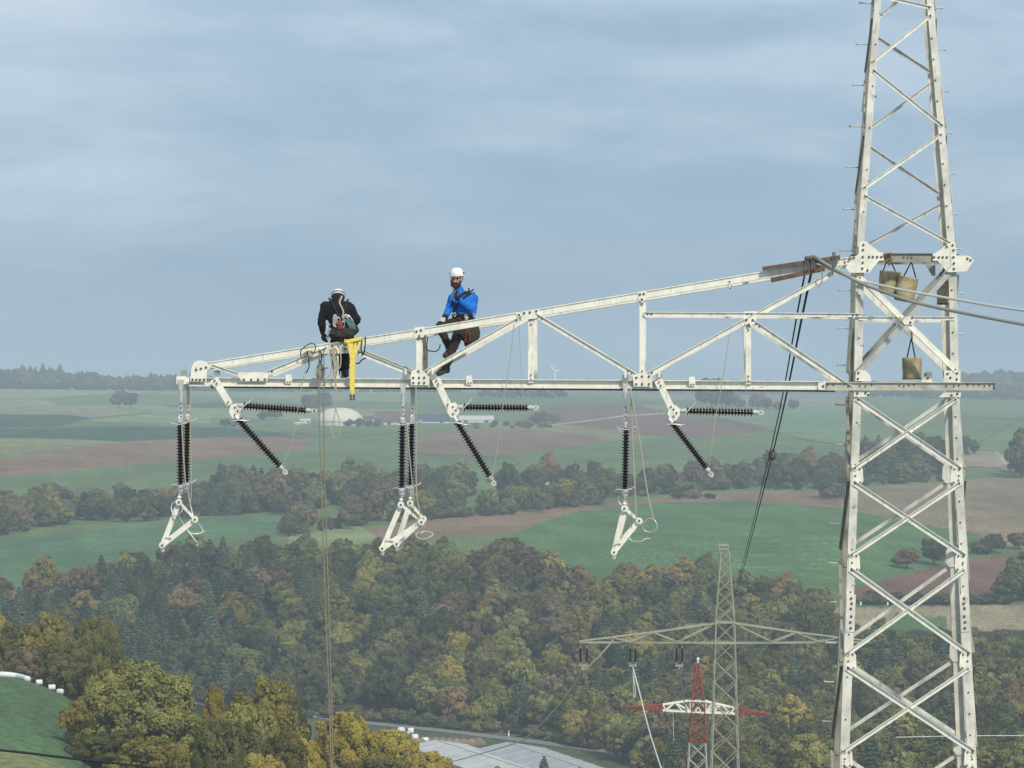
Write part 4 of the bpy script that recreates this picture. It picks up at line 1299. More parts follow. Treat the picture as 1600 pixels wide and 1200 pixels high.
skin_obj("jacket", [
    [(pel + Vector((0, 0, .03)), (.17, .13)), (bel, (.165, .125)), (K(529, 494, .05), (.185, .125)), (che, (.175, .125)), (K(526.5, 475, .10), (.125, .10)), (nek, .085), (hd0 + Vector((0, -.03, .02)), .082)],
    [(che, (.19, .125)), (shL, .082), (shL.lerp(elL, .5), .074), (elL, .064), (elL.lerp(wrL, .5), .056), (wrL, .043)],
    [(che, (.19, .125)), (shR, .084), (shR.lerp(elR, .5), .078), (elR, .068), (elR.lerp(wrR, .5), .056), (wrR, .043)]], M_BLK, mank)
skin_obj("trousers", [
    [(pel + Vector((0, 0, .05)), (.16, .13)), (pel, (.185, .15)), (hpL, .12), (hpL.lerp(knL, .5), .10), (knL, .08), (knL.lerp(anL, .5), .068), (anL, .062)],
    [(pel, (.185, .15)), (hpR, .12), (hpR.lerp(knR, .5), .10), (knR, .082), (knR.lerp(anR, .5), .07), (anR, .066)]], M_TROB, mank, root=1)
for an, to in ((anL, toL), (anR, toR)):
    skin_obj("boot", [[(an + Vector((0, 0, .10)), .06), (an, .062), (an.lerp(to, .4) + Vector((0, 0, -.03)), .056), (to, (.052, .036))], [(an, .062), (an + Vector((0, -.05, -.085)), .046)]], M_BOOT, mank)
skin_obj("hair", [[(hd0 + Vector((0, -.06, .03)), .085), (hd1 + Vector((0, -.04, 0)), (.10, .085))]], M_BEARD, mank)
helmet(hd2 + Vector((0, .0, .0)), (0, .62, 1), (0, 1, -.62), mank, .114)
skin_obj("glove", hand_chains(wrL, Vector((.1, .1, -1)), Vector((.9, .3, 0)), Vector((.5, .3, -.3)), 1.15), M_GLOVE, mank, 1)
skin_obj("glove", hand_chains(wrR, Vector((-.6, .5, -.5)), Vector((0, .5, .5)), Vector((-.3, -.3, -.6)), 1.15), M_GLOVE, mank, 1)
mb = MB()
mb.tube(torus_pts(bel + Vector((.02, 0, -.06)), .185, .15, X_, Y_), .03, 8, caps=False)
mb.tube(spline([K(514, 466, .1), K(521, 478, -.07), K(530, 496, -.10), K(538, 506, -.12)], 20), .018, 8)
mb.tube(spline([K(543, 468, .1), K(540, 480, -.04), K(535, 494, -.10), K(528, 508, -.11)], 20), .018, 8)
mb.build("harness", M_HARN, mank)
mb = MB()
mb.tube(spline([K(534, 463, .05), K(532, 468, -.02), K(531, 474, -.07), K(534, 480, -.09), K(537, 488, -.11), K(536, 496, -.13), K(540, 504, -.16)], 40), .015, 8)
mb.build("lanyard_strap", M_ROPE, mank)
skin_obj("tool_pouch", [[(K(522, 521, -.16), .085), (K(532, 522, -.19), (.105, .09)), (K(545, 520, -.18), (.10, .10)), (K(553, 515, -.14), .08)], [(K(532, 522, -.19), (.105, .09)), (K(534, 529, -.17), .06)]], M_BAG, mank)
mb = MB()
for x, y, rx, rz in ((525, 499, .035, .07), (530, 502, .03, .06), (541, 497, .03, .05), (547, 500, .03, .055), (537, 507, .025, .05), (513, 517, .03, .06), (552, 508, .03, .04)):
    mb.tube(torus_pts(K(x, y, -.23), rx, rz, (X_ + Vector((0, .3, .3 * ((x % 3) - 1)))).normalized(), Vector((0, 0, 1)), 14), .008, 6, caps=False)
mb.tube(spline([K(523, 511, -.22), K(526, 495, -.22), K(524, 494, -.22), K(522, 506, -.22), K(527, 512, -.24)], 20), .014, 6)
mb.tube(spline([K(540, 492, -.2), K(546, 494, -.22), K(551, 500, -.2), K(554, 506, -.18)], 20), .014, 6)
mb.box(K(542, 495, -.2), .07, .04, .03, rot=Matrix.Rotation(.6, 3, 'Y'))
mb.build("carabiner", M_ALU, mank)
mb = MB()
mb.tube(spline([K(529, 503, -.26), K(533, 507, -.28), K(530, 514, -.27), K(535, 511, -.28), K(532, 502, -.27), K(529, 509, -.28)], 30), .016, 6)
mb.build("cord", M_RED, mank)
mb = MB()
for k in range(4):
    mb.tube(spline([K(541 + k * 3, 500 + k, -.24), K(546 + k * 2, 508 + k, -.27), K(549 + k * 2, 515, -.25), K(552 + k, 505 + k, -.25), K(543 + k * 3, 499 + k, -.24)], 24), .015, 6)
mb.build("rope_coil", M_TEAL, mank)
mb = MB(); mb.box(K(513, 523, -.02), .035, .03, .16, rot=Matrix.Rotation(.2, 3, 'Y')); mb.tube([K(513, 512, -.02), K(516, 506, -.06)], .012, 6); mb.build("tool", M_ALU, mank)

# ------------------------------------------------------------------ pylons, farm, turbine and halls in the valley
M_LICH = mat("pylon_lichen", (0.37, 0.37, 0.29), .8, 0, .3, .6)
M_PRED = mat("pylon_red", (0.29, 0.078, 0.058), .75, 0, .3, .5)
M_PWHT = mat("pylon_white", (0.78, 0.77, 0.72), .6)
M_PGRY = mat("pylon_grey", (0.40, 0.41, 0.39), .6)

def mast(root, Y, cx, prof, m, r_leg, r_br, panel=1.0, name="mast", split=None):
    """lattice mast: prof = [(photo row, half width in photo px)], square in plan"""
    c = P(cx, 600, Y)
    pys = [p for p, _ in prof]; ws = [w for _, w in prof]
    def cn(sx, sy, py):
        h = np.interp(py, pys, ws) * Y / F
        return Vector((c.x + sx * h, Y + sy * h, (600 - py) * Y / F))
    for sx in (-1, 1):
        for sy in (-1, 1):
            mb = MB(); mb.tube([cn(sx, sy, p) for p in pys], r_leg, 5)
            mb.build("leg", m, root)
    lv = [pys[0]]
    while lv[-1] < pys[-1] - 2:
        lv.append(min(pys[-1], lv[-1] + max(3, 2 * np.interp(lv[-1], pys, ws) * panel)))
    for (f0, f1) in (((-1, -1), (1, -1)), ((-1, 1), (1, 1)), ((-1, -1), (-1, 1)), ((1, -1), (1, 1))):
        mb = MB()
        for a, b_ in zip(lv[:-1], lv[1:]):
            mb.tube([cn(*f0, a), cn(*f1, b_)], r_br, 4); mb.tube([cn(*f1, a), cn(*f0, b_)], r_br, 4)
        mb.build("lattice_bracing", m, root)
    return cn
Y2 = 267.0
def Q2(x, y, dy=0.0): return P(x, y, Y2) + Vector((0, dy, 0))
g2 = gz(Q2(1133, 600).x, Y2)
foot2 = 600 - g2 * F / Y2 + 6
py2 = empty("lattice_pylon", Vector((Q2(1133, 600).x, Y2, g2)), "lichen-grey lattice pylon with long flat arms standing in the valley below", "pylon")
mast(py2, Y2, 1132.5, [(862, 6.5), (880, 7.5), (970, 14.5), (1004, 15.5), (1200, 21), (1500, 33), (foot2, 45)], M_LICH, .055, .034, 1.0)
mb = MB()
mb.box(Q2(1130, 857), .75, .75, .12)
for sx in (-1, 1):
    for sy in (-1, 1):
        mb.tube([Q2(1130.5 + sx * 7.5, 852, sy * .36), Q2(1131 + sx * 6, 866, sy * .33)], .05, 5)
mb.box(Q2(1130, 852), .82, .82, .10)
mb.build("top_platform", M_LICH, py2)
for s in (-1, 1):
    def a2(dx, y, dy): return Q2(1132.5 + s * dx, y, dy)
    mb = MB()
    for k in (-1, 1):
        d0, d1 = k * .75, k * .12
        mb.tube([a2(15, 1004, d0), a2(227, 1004, d1)], .07, 5)
        mb.tube([a2(15, 973.5, d0), a2(112, 988, k * .45), a2(227, 1002, d1)], .058, 5)
        for x0, y0, x1, y1 in ((18, 976, 74, 1003), (74, 1003, 112, 988), (112, 988, 147, 1003), (147, 1003, 175, 996)):
            mb.tube([a2(x0, y0, d0 * .8), a2(x1, y1, d0 * .6)], .055, 5)
    for x in (40, 74, 110, 147, 190):
        mb.tube([a2(x, 1004, -.75 + .6 * x / 227), a2(x + 12, 1004, .75 - .6 * x / 227)], .05, 5)
    mb.build("cross_arm", M_LICH, py2)
mb = MB(); mb.box(Q2(1132.5, 972), 1.55, 1.5, .12); mb.box(Q2(1132.5, 1004), 1.6, 1.6, .14); mb.build("mast_collar", M_LICH, py2)
for (xa, xb, ym, lab) in ((907, 917, 1042, "pair of short dark insulators at the tip of the lichen-grey pylon arm"),
                          (984.5, 993, 1042, "pair of short dark insulators in the middle of the lichen-grey pylon arm"),
                          (1057, 1066, 1042, "pair of short dark insulators next to the mast of the lichen-grey pylon")):
    r_ = empty("insulator_pair", Q2((xa + xb) / 2, 1005), lab, "insulator pair", "insulator pairs on the valley pylon")
    for x in (xa, xb):
        ins_body(Q2(x, 1013), Q2(x, 1034), .055, .11, 14, "insulator", r_)
        mb = MB(); mb.tube([Q2(x, 1005), Q2(x, 1013)], .04, 6); mb.tube([Q2(x, 1034), Q2(x, 1039)], .04, 6); mb.build("end_cap", M_LICH, r_)
    mb = MB(); mb.box(Q2((xa + xb) / 2, 1040), .60, .12, .16); mb.tube([Q2((xa + xb) / 2, 1040), Q2((xa + xb) / 2, 1046)], .05, 6); mb.build("yoke_plate", M_LICH, r_)
def wire2(pts, r, lab, m=M_WIRE):
    mb = MB(); mb.tube(spline(pts, 50), r, 6)
    tag(mb.build("conductor", m), lab, "power line", "conductors of the valley pylon")
wire2([Q2(911, 1045), P(896, 1072, 330), P(868, 1108, 420), P(830, 1146, 500), P(800, 1163, 560), P(700, 1192, 700)], .10, "slack light conductor curving down left from the pylon arm tip to the halls")
wire2([Q2(989, 1043), P(1000, 1085, 262), P(1014, 1140, 252), P(1033, 1200, 235), P(1065, 1290, 215)], .05, "light conductor falling steeply from the middle insulators of the valley pylon")
wire2([Q2(1061, 1045), P(1068, 1090, 300), P(1076, 1130, 360), P(1081, 1165, 420)], .05, "light conductor passing from the inner insulators towards the red and white pylon")
wire2([Q2(989, 1045), Q2(990, 1075), Q2(991, 1090), Q2(993, 1080), Q2(990, 1055)], .03, "short loop of wire dangling under the middle insulators of the valley pylon")
wire2([Q2(964, 992, -.3), Q2(940, 1020, -.6), Q2(913, 1047, -.3)], .055, "pale rope slanting from the pylon arm to its tip insulators", M_ROPE)

Y3 = 440.0
def Q3(x, y, dy=0.0): return P(x, y, Y3) + Vector((0, dy, 0))
g3 = gz(Q3(1090, 600).x, Y3); foot3 = 600 - g3 * F / Y3 + 4
py3 = empty("lattice_pylon", Vector((Q3(1090, 600).x, Y3, g3)), "red and white painted lattice pylon low in front of the valley woods", "pylon")
mast(py3, Y3, 1090.5, [(1036, 1.6), (1095, 9.5), (1160, 12.5)], M_PRED, .10, .075, .7)
mast(py3, Y3, 1089.5, [(1160, 12.5), (1230, 16), (foot3, 26)], M_PGRY, .09, .06, 1.0)
mb = MB(); mb.tube([Q3(1090.5, 1027), Q3(1090.5, 1038)], .12, 6); mb.lathe([(0, .2), (.25, .16)], Q3(1090.5, 1031), (0, 0, 1), 8); mb.build("peak", M_PWHT, py3)
for s, w in ((-1, 55), (1, 57)):
    sl_ = .045
    def a3(dx, y, dy): return Q3(1090.5 + s * dx, y + s * dx * sl_, dy)
    mb = MB()
    for k in (-1, 1):
        mb.tube([a3(0, 1112.5, k * .8), a3(w, 1112.5, k * .5)], .13, 5)
        mb.tube([a3(0, 1095, k * .8), a3(12, 1095, k * .8), a3(w, 1103.5, k * .5)], .10, 5)
        for x0, y0, x1, y1 in ((12, 1112, 36, 1099), (36, 1099, 50, 1112), (12, 1096, 12, 1112), (24, 1097, 12, 1112), (36, 1099, 24, 1112), (50, 1112, w, 1104), (5, 1095, 12, 1112), (-5, 1112, 5, 1096)):
            mb.tube([a3(x0, y0, k * .7), a3(x1, y1, k * .6)], .075, 5)
    mb.build("cross_arm_inner", M_PWHT, py3)
    mb = MB()
    for k in (-1, 1):
        mb.tube([a3(w, 1112.5, k * .5), a3(114, 1110.5, k * .1)], .13, 5)
        mb.tube([a3(w, 1103.5, k * .5), a3(114, 1110, k * .1)], .10, 5)
        for i in range(7):
            x0, x1 = w + i * 7.5, w + i * 7.5 + 7.5
            ya, yb = 1103.5 + 6.5 * (x0 - w) / 58, 1112.2
            mb.tube([a3(x0, ya, k * .45), a3(x1, yb, k * .4)], .07, 4); mb.tube([a3(x0, yb, k * .45), a3(x1, ya + .8, k * .4)], .07, 4)
    for i in range(8):
        x0 = w + i * 7
        mb.tube([a3(x0, 1112, -.45), a3(x0 + 7, 1112, .45)], .07, 4)
    mb.build("cross_arm_outer", M_PRED, py3)
for x, y in ((978, 1108), (1013, 1112), (1052, 1114)):
    mb = MB(); mb.tube(spline([Q3(x, y), P(x - 3, y + 18, 445), P(x - 13, y + 40, 455)] if x < 1050 else [Q3(x, y), Q3(x, y + 20), Q3(x + 1, y + 44)], 16), .035, 5)
    tag(mb.build("conductor", M_WIRE), {978: "thin wire drooping from the left red arm tip of the painted pylon", 1013: "thin wire drooping from the inner end of the left red arm", 1052: "thin wire drooping below the white middle of the painted pylon"}[x], "power line", "wires of the painted pylon")

# ---- wind turbine on the horizon
YT = 4900.0
pT = P(867, 581, YT)
gT = gz(pT.x, YT)
wt = empty("wind_turbine", Vector((pT.x, YT, gT)), "distant white wind turbine standing behind the far hedge on the horizon", "wind turbine")
M_WT = mat("turbine_white", (0.82, 0.82, 0.82), .5)
mb = MB(); mb.tube([Vector((pT.x, YT, gT)), pT], 1.7, 12, r1=1.0); mb.build("tower", M_WT, wt, True)
mb = MB(); mb.box(pT + Vector((0, 1.5, 0)), 2.4, 6, 2.4); mb.lathe([(0, 1.3), (1.2, 1.1), (2, .3)], pT + Vector((0, -1.5, 0)), (0, -1, 0), 10); mb.build("nacelle", M_WT, wt)
for tx, ty in ((857, 567), (877.5, 576), (866, 598)):
    e_ = P(tx, ty, YT) + Vector((0, -2.5, 0)); b0 = pT + Vector((0, -2.5, 0))
    mb = MB(); L = (e_ - b0)
    mb.tube([b0, b0 + L * .15, b0 + L * .3, b0 + L * .7, e_], [.7, 1.2, 1.35, .8, .2], 8); mb.build("blade", M_WT, wt, True)

# ---- biogas dome and the farm around it
M_DOME = mat("dome_membrane", (0.66, 0.63, 0.52), .6, 0, .12, .12)
M_WALLW = mat("wall_white", (0.66, 0.65, 0.62), .8, 0, .2, .3)
M_ROOFR = mat("roof_redbrown", (0.17, 0.09, 0.06), .9, 0, .3, .3)
M_ROOFB = mat("roof_slate", (0.05, 0.07, 0.10), .6)
M_GLZ = mat("window_dark", (0.05, 0.06, 0.07), .3)
def base(px, py, ymin=1250): return hit(px, py, ymin)
b0 = base(531, 664, 2200)
k_ = b0.y / F
dome = empty("biogas_dome", b0, "large pale biogas dome standing among farm sheds in the far fields", "dome")
R_, H_ = 37 * k_, 27 * k_
mb = MB()
mb.lathe([(H_ * .16 + H_ * .84 * math.sin(a) , R_ * math.cos(a) ** .9) for a in [math.pi / 2 * i / 14 for i in range(14)]] + [(H_, .05)], b0, (0, 0, 1), 40)
mb.build("membrane", M_DOME, dome, True)
mb = MB(); mb.lathe([(-1.5, R_ * .99), (H_ * .17, R_ * .995)], b0, (0, 0, 1), 40); mb.build("tank_wall", M_WALLW, dome)
mb = MB()
for a in (-100, -140, -60):
    d = Vector((math.cos(math.radians(a)), math.sin(math.radians(a)), 0))
    mb.tube([b0 + d * R_ * 1.0, b0 + d * R_ * 1.0 + Vector((0, 0, H_ * .3))], .5, 6)
mb.build("post", M_PGRY, dome)

def house(px, py, wpx, hpx, dpt, label, wall, roof, rot=0.0, roofh=.45, cat="building", ymin=1250, name="farm_building", doors=2, group=None):
    g = base(px, py, ymin); k = g.y / F
    w, h = wpx * k, hpx * k
    R = Matrix.Rotation(rot, 3, 'Z')
    root = empty(name, g, label, cat, group)
    def T(x, y, z): return g + R @ Vector((x, y, z))
    e = h * (1 - roofh)
    mb = MB()
    vs = [T(-w / 2, 0, -2), T(w / 2, 0, -2), T(w / 2, dpt, -2), T(-w / 2, dpt, -2), T(-w / 2, 0, e), T(w / 2, 0, e), T(w / 2, dpt, e), T(-w / 2, dpt, e), T(-w / 2, dpt / 2, h - .1), T(w / 2, dpt / 2, h - .1)]
    mb.add(vs, [(0, 1, 5, 4), (2, 3, 7, 6), (1, 2, 6, 9, 5), (3, 0, 4, 8, 7), (0, 3, 2, 1)])
    mb.build("wall", wall, root)
    mb = MB()
    o_ = .4
    for a, b_ in (((-o_), dpt / 2), (dpt + o_, dpt / 2)):
        za = e - .15
        q = [T(-w / 2 - o_, a, za), T(w / 2 + o_, a, za), T(w / 2 + o_, b_, h), T(-w / 2 - o_, b_, h)]
        mb.add(q + [p + Vector((0, 0, .25)) for p in q], [(0, 1, 2, 3), (7, 6, 5, 4), (0, 4, 5, 1), (1, 5, 6, 2), (2, 6, 7, 3), (3, 7, 4, 0)])
    mb.build("roof", roof, root)
    for i in range(doors):
        x = w * (-.3 + .6 * i / max(1, doors - 1)) if doors > 1 else 0
        mb = MB()
        c = T(x, -.06, e * .42)
        mb.box(c, min(3.0, w * .18), .1, e * .7, rot=R)
        mb.build("door", M_GLZ, root)
    return root
GF = "sheds around the biogas dome"
house(477, 662, 16, 7, 14, "small white shed with low roof at the left foot of the dome", M_WALLW, M_WALLW, .1, .3, ymin=2200, group=GF)
house(466, 664, 12, 4, 10, "low white shed farthest left of the dome", M_WALLW, M_WALLW, 0, .35, ymin=2200, group=GF)
house(578, 660, 12, 9, 12, "small white shed right behind the dome", M_WALLW, M_ROOFB, .2, .4, ymin=2200, group=GF)
house(612, 660, 54, 17, 30, "long barn with red-brown roof right of the dome", M_WALLW, M_ROOFR, -.05, .8, ymin=2200, group=GF)
house(672, 661, 60, 14, 26, "long barn with dark slate roof behind the middle insulators", M_WALLW, M_ROOFB, 0, .8, ymin=2200, group=GF)
house(744, 660, 54, 10, 22, "long pale hall with light roof right of the middle insulators", M_WALLW, mat("roof_pale", (.55, .54, .52), .6), 0, .6, ymin=2200, group=GF)
house(620, 664, 40, 6, 8, "low white shed in front of the red-brown barn", M_WALLW, M_ROOFB, 0, .3, ymin=2200, group=GF)
house(848, 757, 17, 7, 8, "small pale hut between the trees of the far hedge", M_WALLW, mat("roof_light", (.6, .6, .6), .5), -.12, .5, ymin=1500, name="hut", doors=1, cat="hut")
house(1572, 633, 5, 3, 8, "tiny white house far off at the wood edge right of the tower", M_WALLW, M_ROOFR, 0, .4, ymin=3000, name="house", doors=1, cat="house")

# ---- long halls at the valley floor
M_HALLG = mat("hall_roof_grey", (0.35, 0.365, 0.375), .5, 0, .2, .25)
M_HALLW = mat("hall_roof_white", (0.54, 0.54, 0.52), .6, 0, .3, .3)
def hall(a, b_, wid, h, label, m, ribs):
    """long gabled hall whose near eave runs a -> b (photo points on the valley floor)"""
    A0, B0 = hit(*a), hit(*b_)
    d = (B0 - A0); d.z = 0; L = d.length; d.normalize()
    s = Vector((-d.y, d.x, 0))
    if s.y < 0: s = -s
    z0 = min(A0.z, B0.z) - .5
    root = empty("long_hall", A0, label, "hall", "long halls on the valley floor")
    def T(u, v, z): return Vector((A0.x, A0.y, z0)) + d * u + s * v + Vector((0, 0, z))
    e = h * .6
    mb = MB()
    mb.add([T(0, 0, -2), T(L, 0, -2), T(L, wid, -2), T(0, wid, -2), T(0, 0, e), T(L, 0, e), T(L, wid, e), T(0, wid, e), T(0, wid / 2, h), T(L, wid / 2, h)],
           [(0, 1, 5, 4), (2, 3, 7, 6), (1, 2, 6, 9, 5), (3, 0, 4, 8, 7)])
    mb.build("wall", M_WALLW, root)
    mb = MB()
    for v0, v1 in ((-.4, wid / 2), (wid + .4, wid / 2)):
        q = [T(-.5, v0, e - .1), T(L + .5, v0, e - .1), T(L + .5, v1, h + .12), T(-.5, v1, h + .12)]
        mb.add(q + [p + Vector((0, 0, .2)) for p in q], [(0, 1, 2, 3), (7, 6, 5, 4), (0, 4, 5, 1), (1, 5, 6, 2), (2, 6, 7, 3), (3, 7, 4, 0)])
    mb.build("roof", m, root)
    mb = MB()
    for i in range(ribs + 1):
        u = L * i / ribs
        mb.tube([T(u, -.4, e + .14), T(u, wid / 2, h + .36), T(u, wid + .4, e + .14)], .11, 5)
    mb.tube([T(0, wid / 2, h + .36), T(L, wid / 2, h + .36)], .14, 5)
    mb.build("roof_rib", M_PGRY, root)
hall((735, 1188), (960, 1246), 20, 4.4, "long hall with grey ribbed roof beside the valley road", M_HALLG, 12)
hall((632, 1178), (890, 1240), 17, 3.4, "long hall with white roof, nearest the yellow trees", M_HALLW, 7)
hall((486, 1120), (520, 1123), 6, 3.0, "low white roofed shed half hidden behind the yellow trees", M_HALLW, 4)

M_BALE = mat("bale_wrap", (0.74, 0.74, 0.72), .45, 0, .1, 1.5)
def bale(p, r, L, d, label, grp=None):
    mb = MB()
    mb.lathe([(-L / 2, r * .9), (-L / 2 + .06, r), (L / 2 - .06, r), (L / 2, r * .9)], p + Vector((0, 0, r * .9)), d, 14)
    tag(mb.build("silage_bale", M_BALE, None, True), label, "bale", grp)
def nearhit(px, py):
    ys = np.linspace(330, 515, 900)
    g = 600 - ground_z(np.full_like(ys, px), ys) * F / ys
    k = int(np.argmin(np.abs(g - py)))
    return Vector(((px - 800) * ys[k] / F, ys[k], float(ground_z(px, ys[k]))))
mb = MB()
tp = [nearhit(x, y) + Vector((0, 0, .36)) for x, y in ((-40, 1044), (-10, 1050), (10, 1054), (28, 1059), (44, 1065))]
mb.tube(spline(tp, 24), .44, 12)
tag(mb.build("silage_tube", M_BALE, None, True), "long white wrapped silage tube along the top of the near meadow", "silage tube")
GB = "wrapped bales at the top of the near meadow"
bale(nearhit(61, 1070), .40, .9, (1, .3, 0), "single white wrapped bale between silage tube and the bale pair", GB)
bale(nearhit(81, 1075), .42, 1.0, (1, .2, 0), "white wrapped bale of the touching pair, the left one", GB)
bale(nearhit(94, 1079), .40, .9, (.9, -.4, 0), "grey-white wrapped bale of the touching pair, nearest the trees", GB)
GC = "white bales beside the long halls"
for k, (x, y) in enumerate(((627, 1146), (634, 1153), (642, 1147), (648, 1157), (664, 1162))):
    bale(hit(x, y), .9, 1.6, (1, .4 * k - .8, 0), ["white bale by the halls, the one closest to the yellow tree", "white bale by the halls, second from the yellow tree", "white bale by the halls nearest the road", "white bale by the halls in front of the others", "white bale against the end of the white roofed hall"][k], GC)
mb = MB()
c = hit(705, 1163)
for k in range(9):
    a = k * .8
    mb.lathe([(0, 2.2), (1.0, 1.8), (1.8, .8), (2.1, .1)], c + Vector((k * 1.9 - 8, math.sin(a) * 2, -.3)), (0, 0, 1), 9)
tag(mb.build("soil_heap", mat("soil_heap", (.26, .20, .15), .95, 0, .4, .6)), "low brown soil heap behind the white roofed hall", "heap")
M_MARK = mat("marker_white", (.8, .8, .78), .6)
for k, (x, y, lab) in enumerate(((657, 1134, "white marker post at the road behind the yellow trees"), (795, 1151, "white marker post at the road above the grey hall"), (917, 1168, "white marker post at the road right of the conductor"))):
    g = hit(x, y)
    mb = MB(); mb.box(g + Vector((0, 0, .8)), .35, .25, 1.7); mb.box(g + Vector((0, -.13, 1.3)), .36, .03, .25, 1)
    tag(mb.build("marker_post", [M_MARK, M_BOLT]), lab, "marker post", "marker posts along the valley road")
for x, y, lab in ((1345, 946, "tiny white marker post left in the tan field behind the tower"), (1387, 946, "tiny white marker post right in the tan field behind the tower")):
    g = hit(x, y, 1050); mb = MB(); mb.box(g + Vector((0, 0, .6)), .5, .3, 1.2); tag(mb.build("marker_post", M_MARK), lab, "marker post", "marker posts in the field")

# ------------------------------------------------------------------ trees
M_BARK = mat("bark", (0.075, 0.06, 0.045), .95, 0, .4, 2)
def foliage(name, c, c2, tr=.24):
    """leaf material: the tint attribute picks between two leaf colours, the object shifts it a little"""
    m = bpy.data.materials.new(name); m.use_nodes = True
    t = m.node_tree; t.nodes.clear()
    o = N(t, "ShaderNodeOutputMaterial")
    at = N(t, "ShaderNodeAttribute", attribute_name="tint")
    oi = N(t, "ShaderNodeObjectInfo")
    ml = N(t, "ShaderNodeMath", operation='MULTIPLY_ADD'); ml.inputs[1].default_value = .35; 
    t.links.new(oi.outputs["Random"], ml.inputs[0]); t.links.new(at.outputs["Fac"], ml.inputs[2])
    rp = N(t, "ShaderNodeValToRGB")
    rp.color_ramp.elements[0].position = .15; rp.color_ramp.elements[0].color = (*c, 1)
    rp.color_ramp.elements[1].position = 1.15 if False else 1.0; rp.color_ramp.elements[1].color = (*c2, 1)
    t.links.new(ml.outputs[0], rp.inputs[0])
    hs = N(t, "ShaderNodeHueSaturation")
    mr = N(t, "ShaderNodeMapRange"); mr.inputs[3].default_value = .75; mr.inputs[4].default_value = 1.25
    t.links.new(oi.outputs["Random"], mr.inputs[0]); t.links.new(mr.outputs[0], hs.inputs["Value"])
    t.links.new(rp.outputs[0], hs.inputs["Color"])
    d = N(t, "ShaderNodeBsdfDiffuse"); tl = N(t, "ShaderNodeBsdfTranslucent"); mx = N(t, "ShaderNodeMixShader")
    mx.inputs[0].default_value = tr
    t.links.new(hs.outputs[0], d.inputs[0]); t.links.new(hs.outputs[0], tl.inputs[0])
    t.links.new(d.outputs[0], mx.inputs[1]); t.links.new(tl.outputs[0], mx.inputs[2]); t.links.new(mx.outputs[0], o.inputs[0])
    return m
LEAF = {
    "olive": foliage("leaves_olive", (0.1008, 0.1062, 0.0316), (0.3494, 0.3328, 0.1034)),
    "green": foliage("leaves_green", (0.0762, 0.0898, 0.0301), (0.2772, 0.2838, 0.0940)),
    "dark": foliage("leaves_dark", (0.0652, 0.0759, 0.0328), (0.2246, 0.2277, 0.0918)),
    "yellow": foliage("leaves_yellow", (0.1449, 0.1323, 0.0328), (0.4347, 0.3565, 0.0874)),
    "gold": foliage("leaves_gold", (0.2079, 0.1705, 0.0314), (0.4967, 0.4015, 0.0784)),
    "rust": foliage("leaves_rust", (0.1150, 0.0850, 0.0400), (0.360, 0.250, 0.112)),
    "brown": foliage("leaves_brown", (0.0853, 0.0700, 0.0392), (0.3019, 0.2375, 0.1366)),
    "needle": foliage("needles", (0.0302, 0.0480, 0.0296), (0.1071, 0.1380, 0.0741), .1),
}
LEAFWORD = {"olive": "olive green", "green": "mid green", "dark": "dark green", "yellow": "yellowing", "gold": "golden yellow", "rust": "rust tinged", "brown": "brownish grey", "needle": "dark needled"}

def rot_quads(c, n, size, asp, rg):
    """rhombic leaf faces at c facing n"""
    k = len(c)
    r = rg.standard_normal((k, 3))
    a = np.cross(n, r); a /= np.linalg.norm(a, axis=1)[:, None] + 1e-9
    b = np.cross(n, a)
    s = size * (0.6 + 0.8 * rg.random(k))[:, None]
    return np.stack([c - a * s, c - b * s * asp, c + a * s, c + b * s * asp], 1).reshape(-1, 3)

def mesh_from(verts, nq, tint, extra=None, name="crown", mats=()):
    """leaf quads (4 own verts each) plus an MB with wood as second material"""
    ev, ef = (extra.v, extra.f) if extra else ([], [])
    V = np.concatenate([verts, np.array(ev, float).reshape(-1, 3)]) if ev else verts
    m = bpy.data.meshes.new(name)
    m.vertices.add(len(V)); m.vertices.foreach_set("co", V.astype(np.float32).ravel())
    loops = [np.arange(nq * 4)]
    tot = [np.full(nq, 4)]
    mi = [np.zeros(nq, int)]
    if ef:
        off = len(verts)
        loops.append(np.array([i + off for f in ef for i in f])); tot.append(np.array([len(f) for f in ef])); mi.append(np.ones(len(ef), int))
    L = np.concatenate(loops); T_ = np.concatenate(tot)
    m.loops.add(len(L)); m.loops.foreach_set("vertex_index", L)
    m.polygons.add(len(T_)); m.polygons.foreach_set("loop_start", np.concatenate([[0], np.cumsum(T_)[:-1]])); m.polygons.foreach_set("loop_total", T_)
    for q in mats: m.materials.append(q)
    m.polygons.foreach_set("material_index", np.concatenate(mi))
    m.update()
    at = m.attributes.new("tint", 'FLOAT', 'POINT')
    tv = np.zeros(len(V), np.float32); tv[:nq * 4] = np.repeat(tint, 4)
    at.data.foreach_set("value", tv)
    return m

def trunk_mb(w, h, rg, zb, limbs=6, r0=None):
    mb = MB()
    r0 = r0 or h * .022
    lean = rg.normal(0, .02, 2) * h
    pts = [Vector((lean[0] * a, lean[1] * a, h * .86 * a)) for a in (0, .02, .25, .5, .75, 1)]
    mb.tube(pts, [r0 * 1.5, r0 * 1.1, r0 * .85, r0 * .6, r0 * .35, r0 * .1], 7)
    for k in range(limbs):
        a = .28 + .55 * k / limbs
        p = Vector((lean[0] * a, lean[1] * a, h * .86 * a))
        g = k * 2.4 + rg.random()
        L = w * .42 * (1 - .35 * a)
        e_ = p + Vector((math.cos(g) * L, math.sin(g) * L, L * (.55 + .3 * rg.random())))
        mb.tube([p, p.lerp(e_, .5) + Vector((0, 0, -L * .06)), e_], [r0 * .42, r0 * .26, r0 * .07], 5)
    return mb

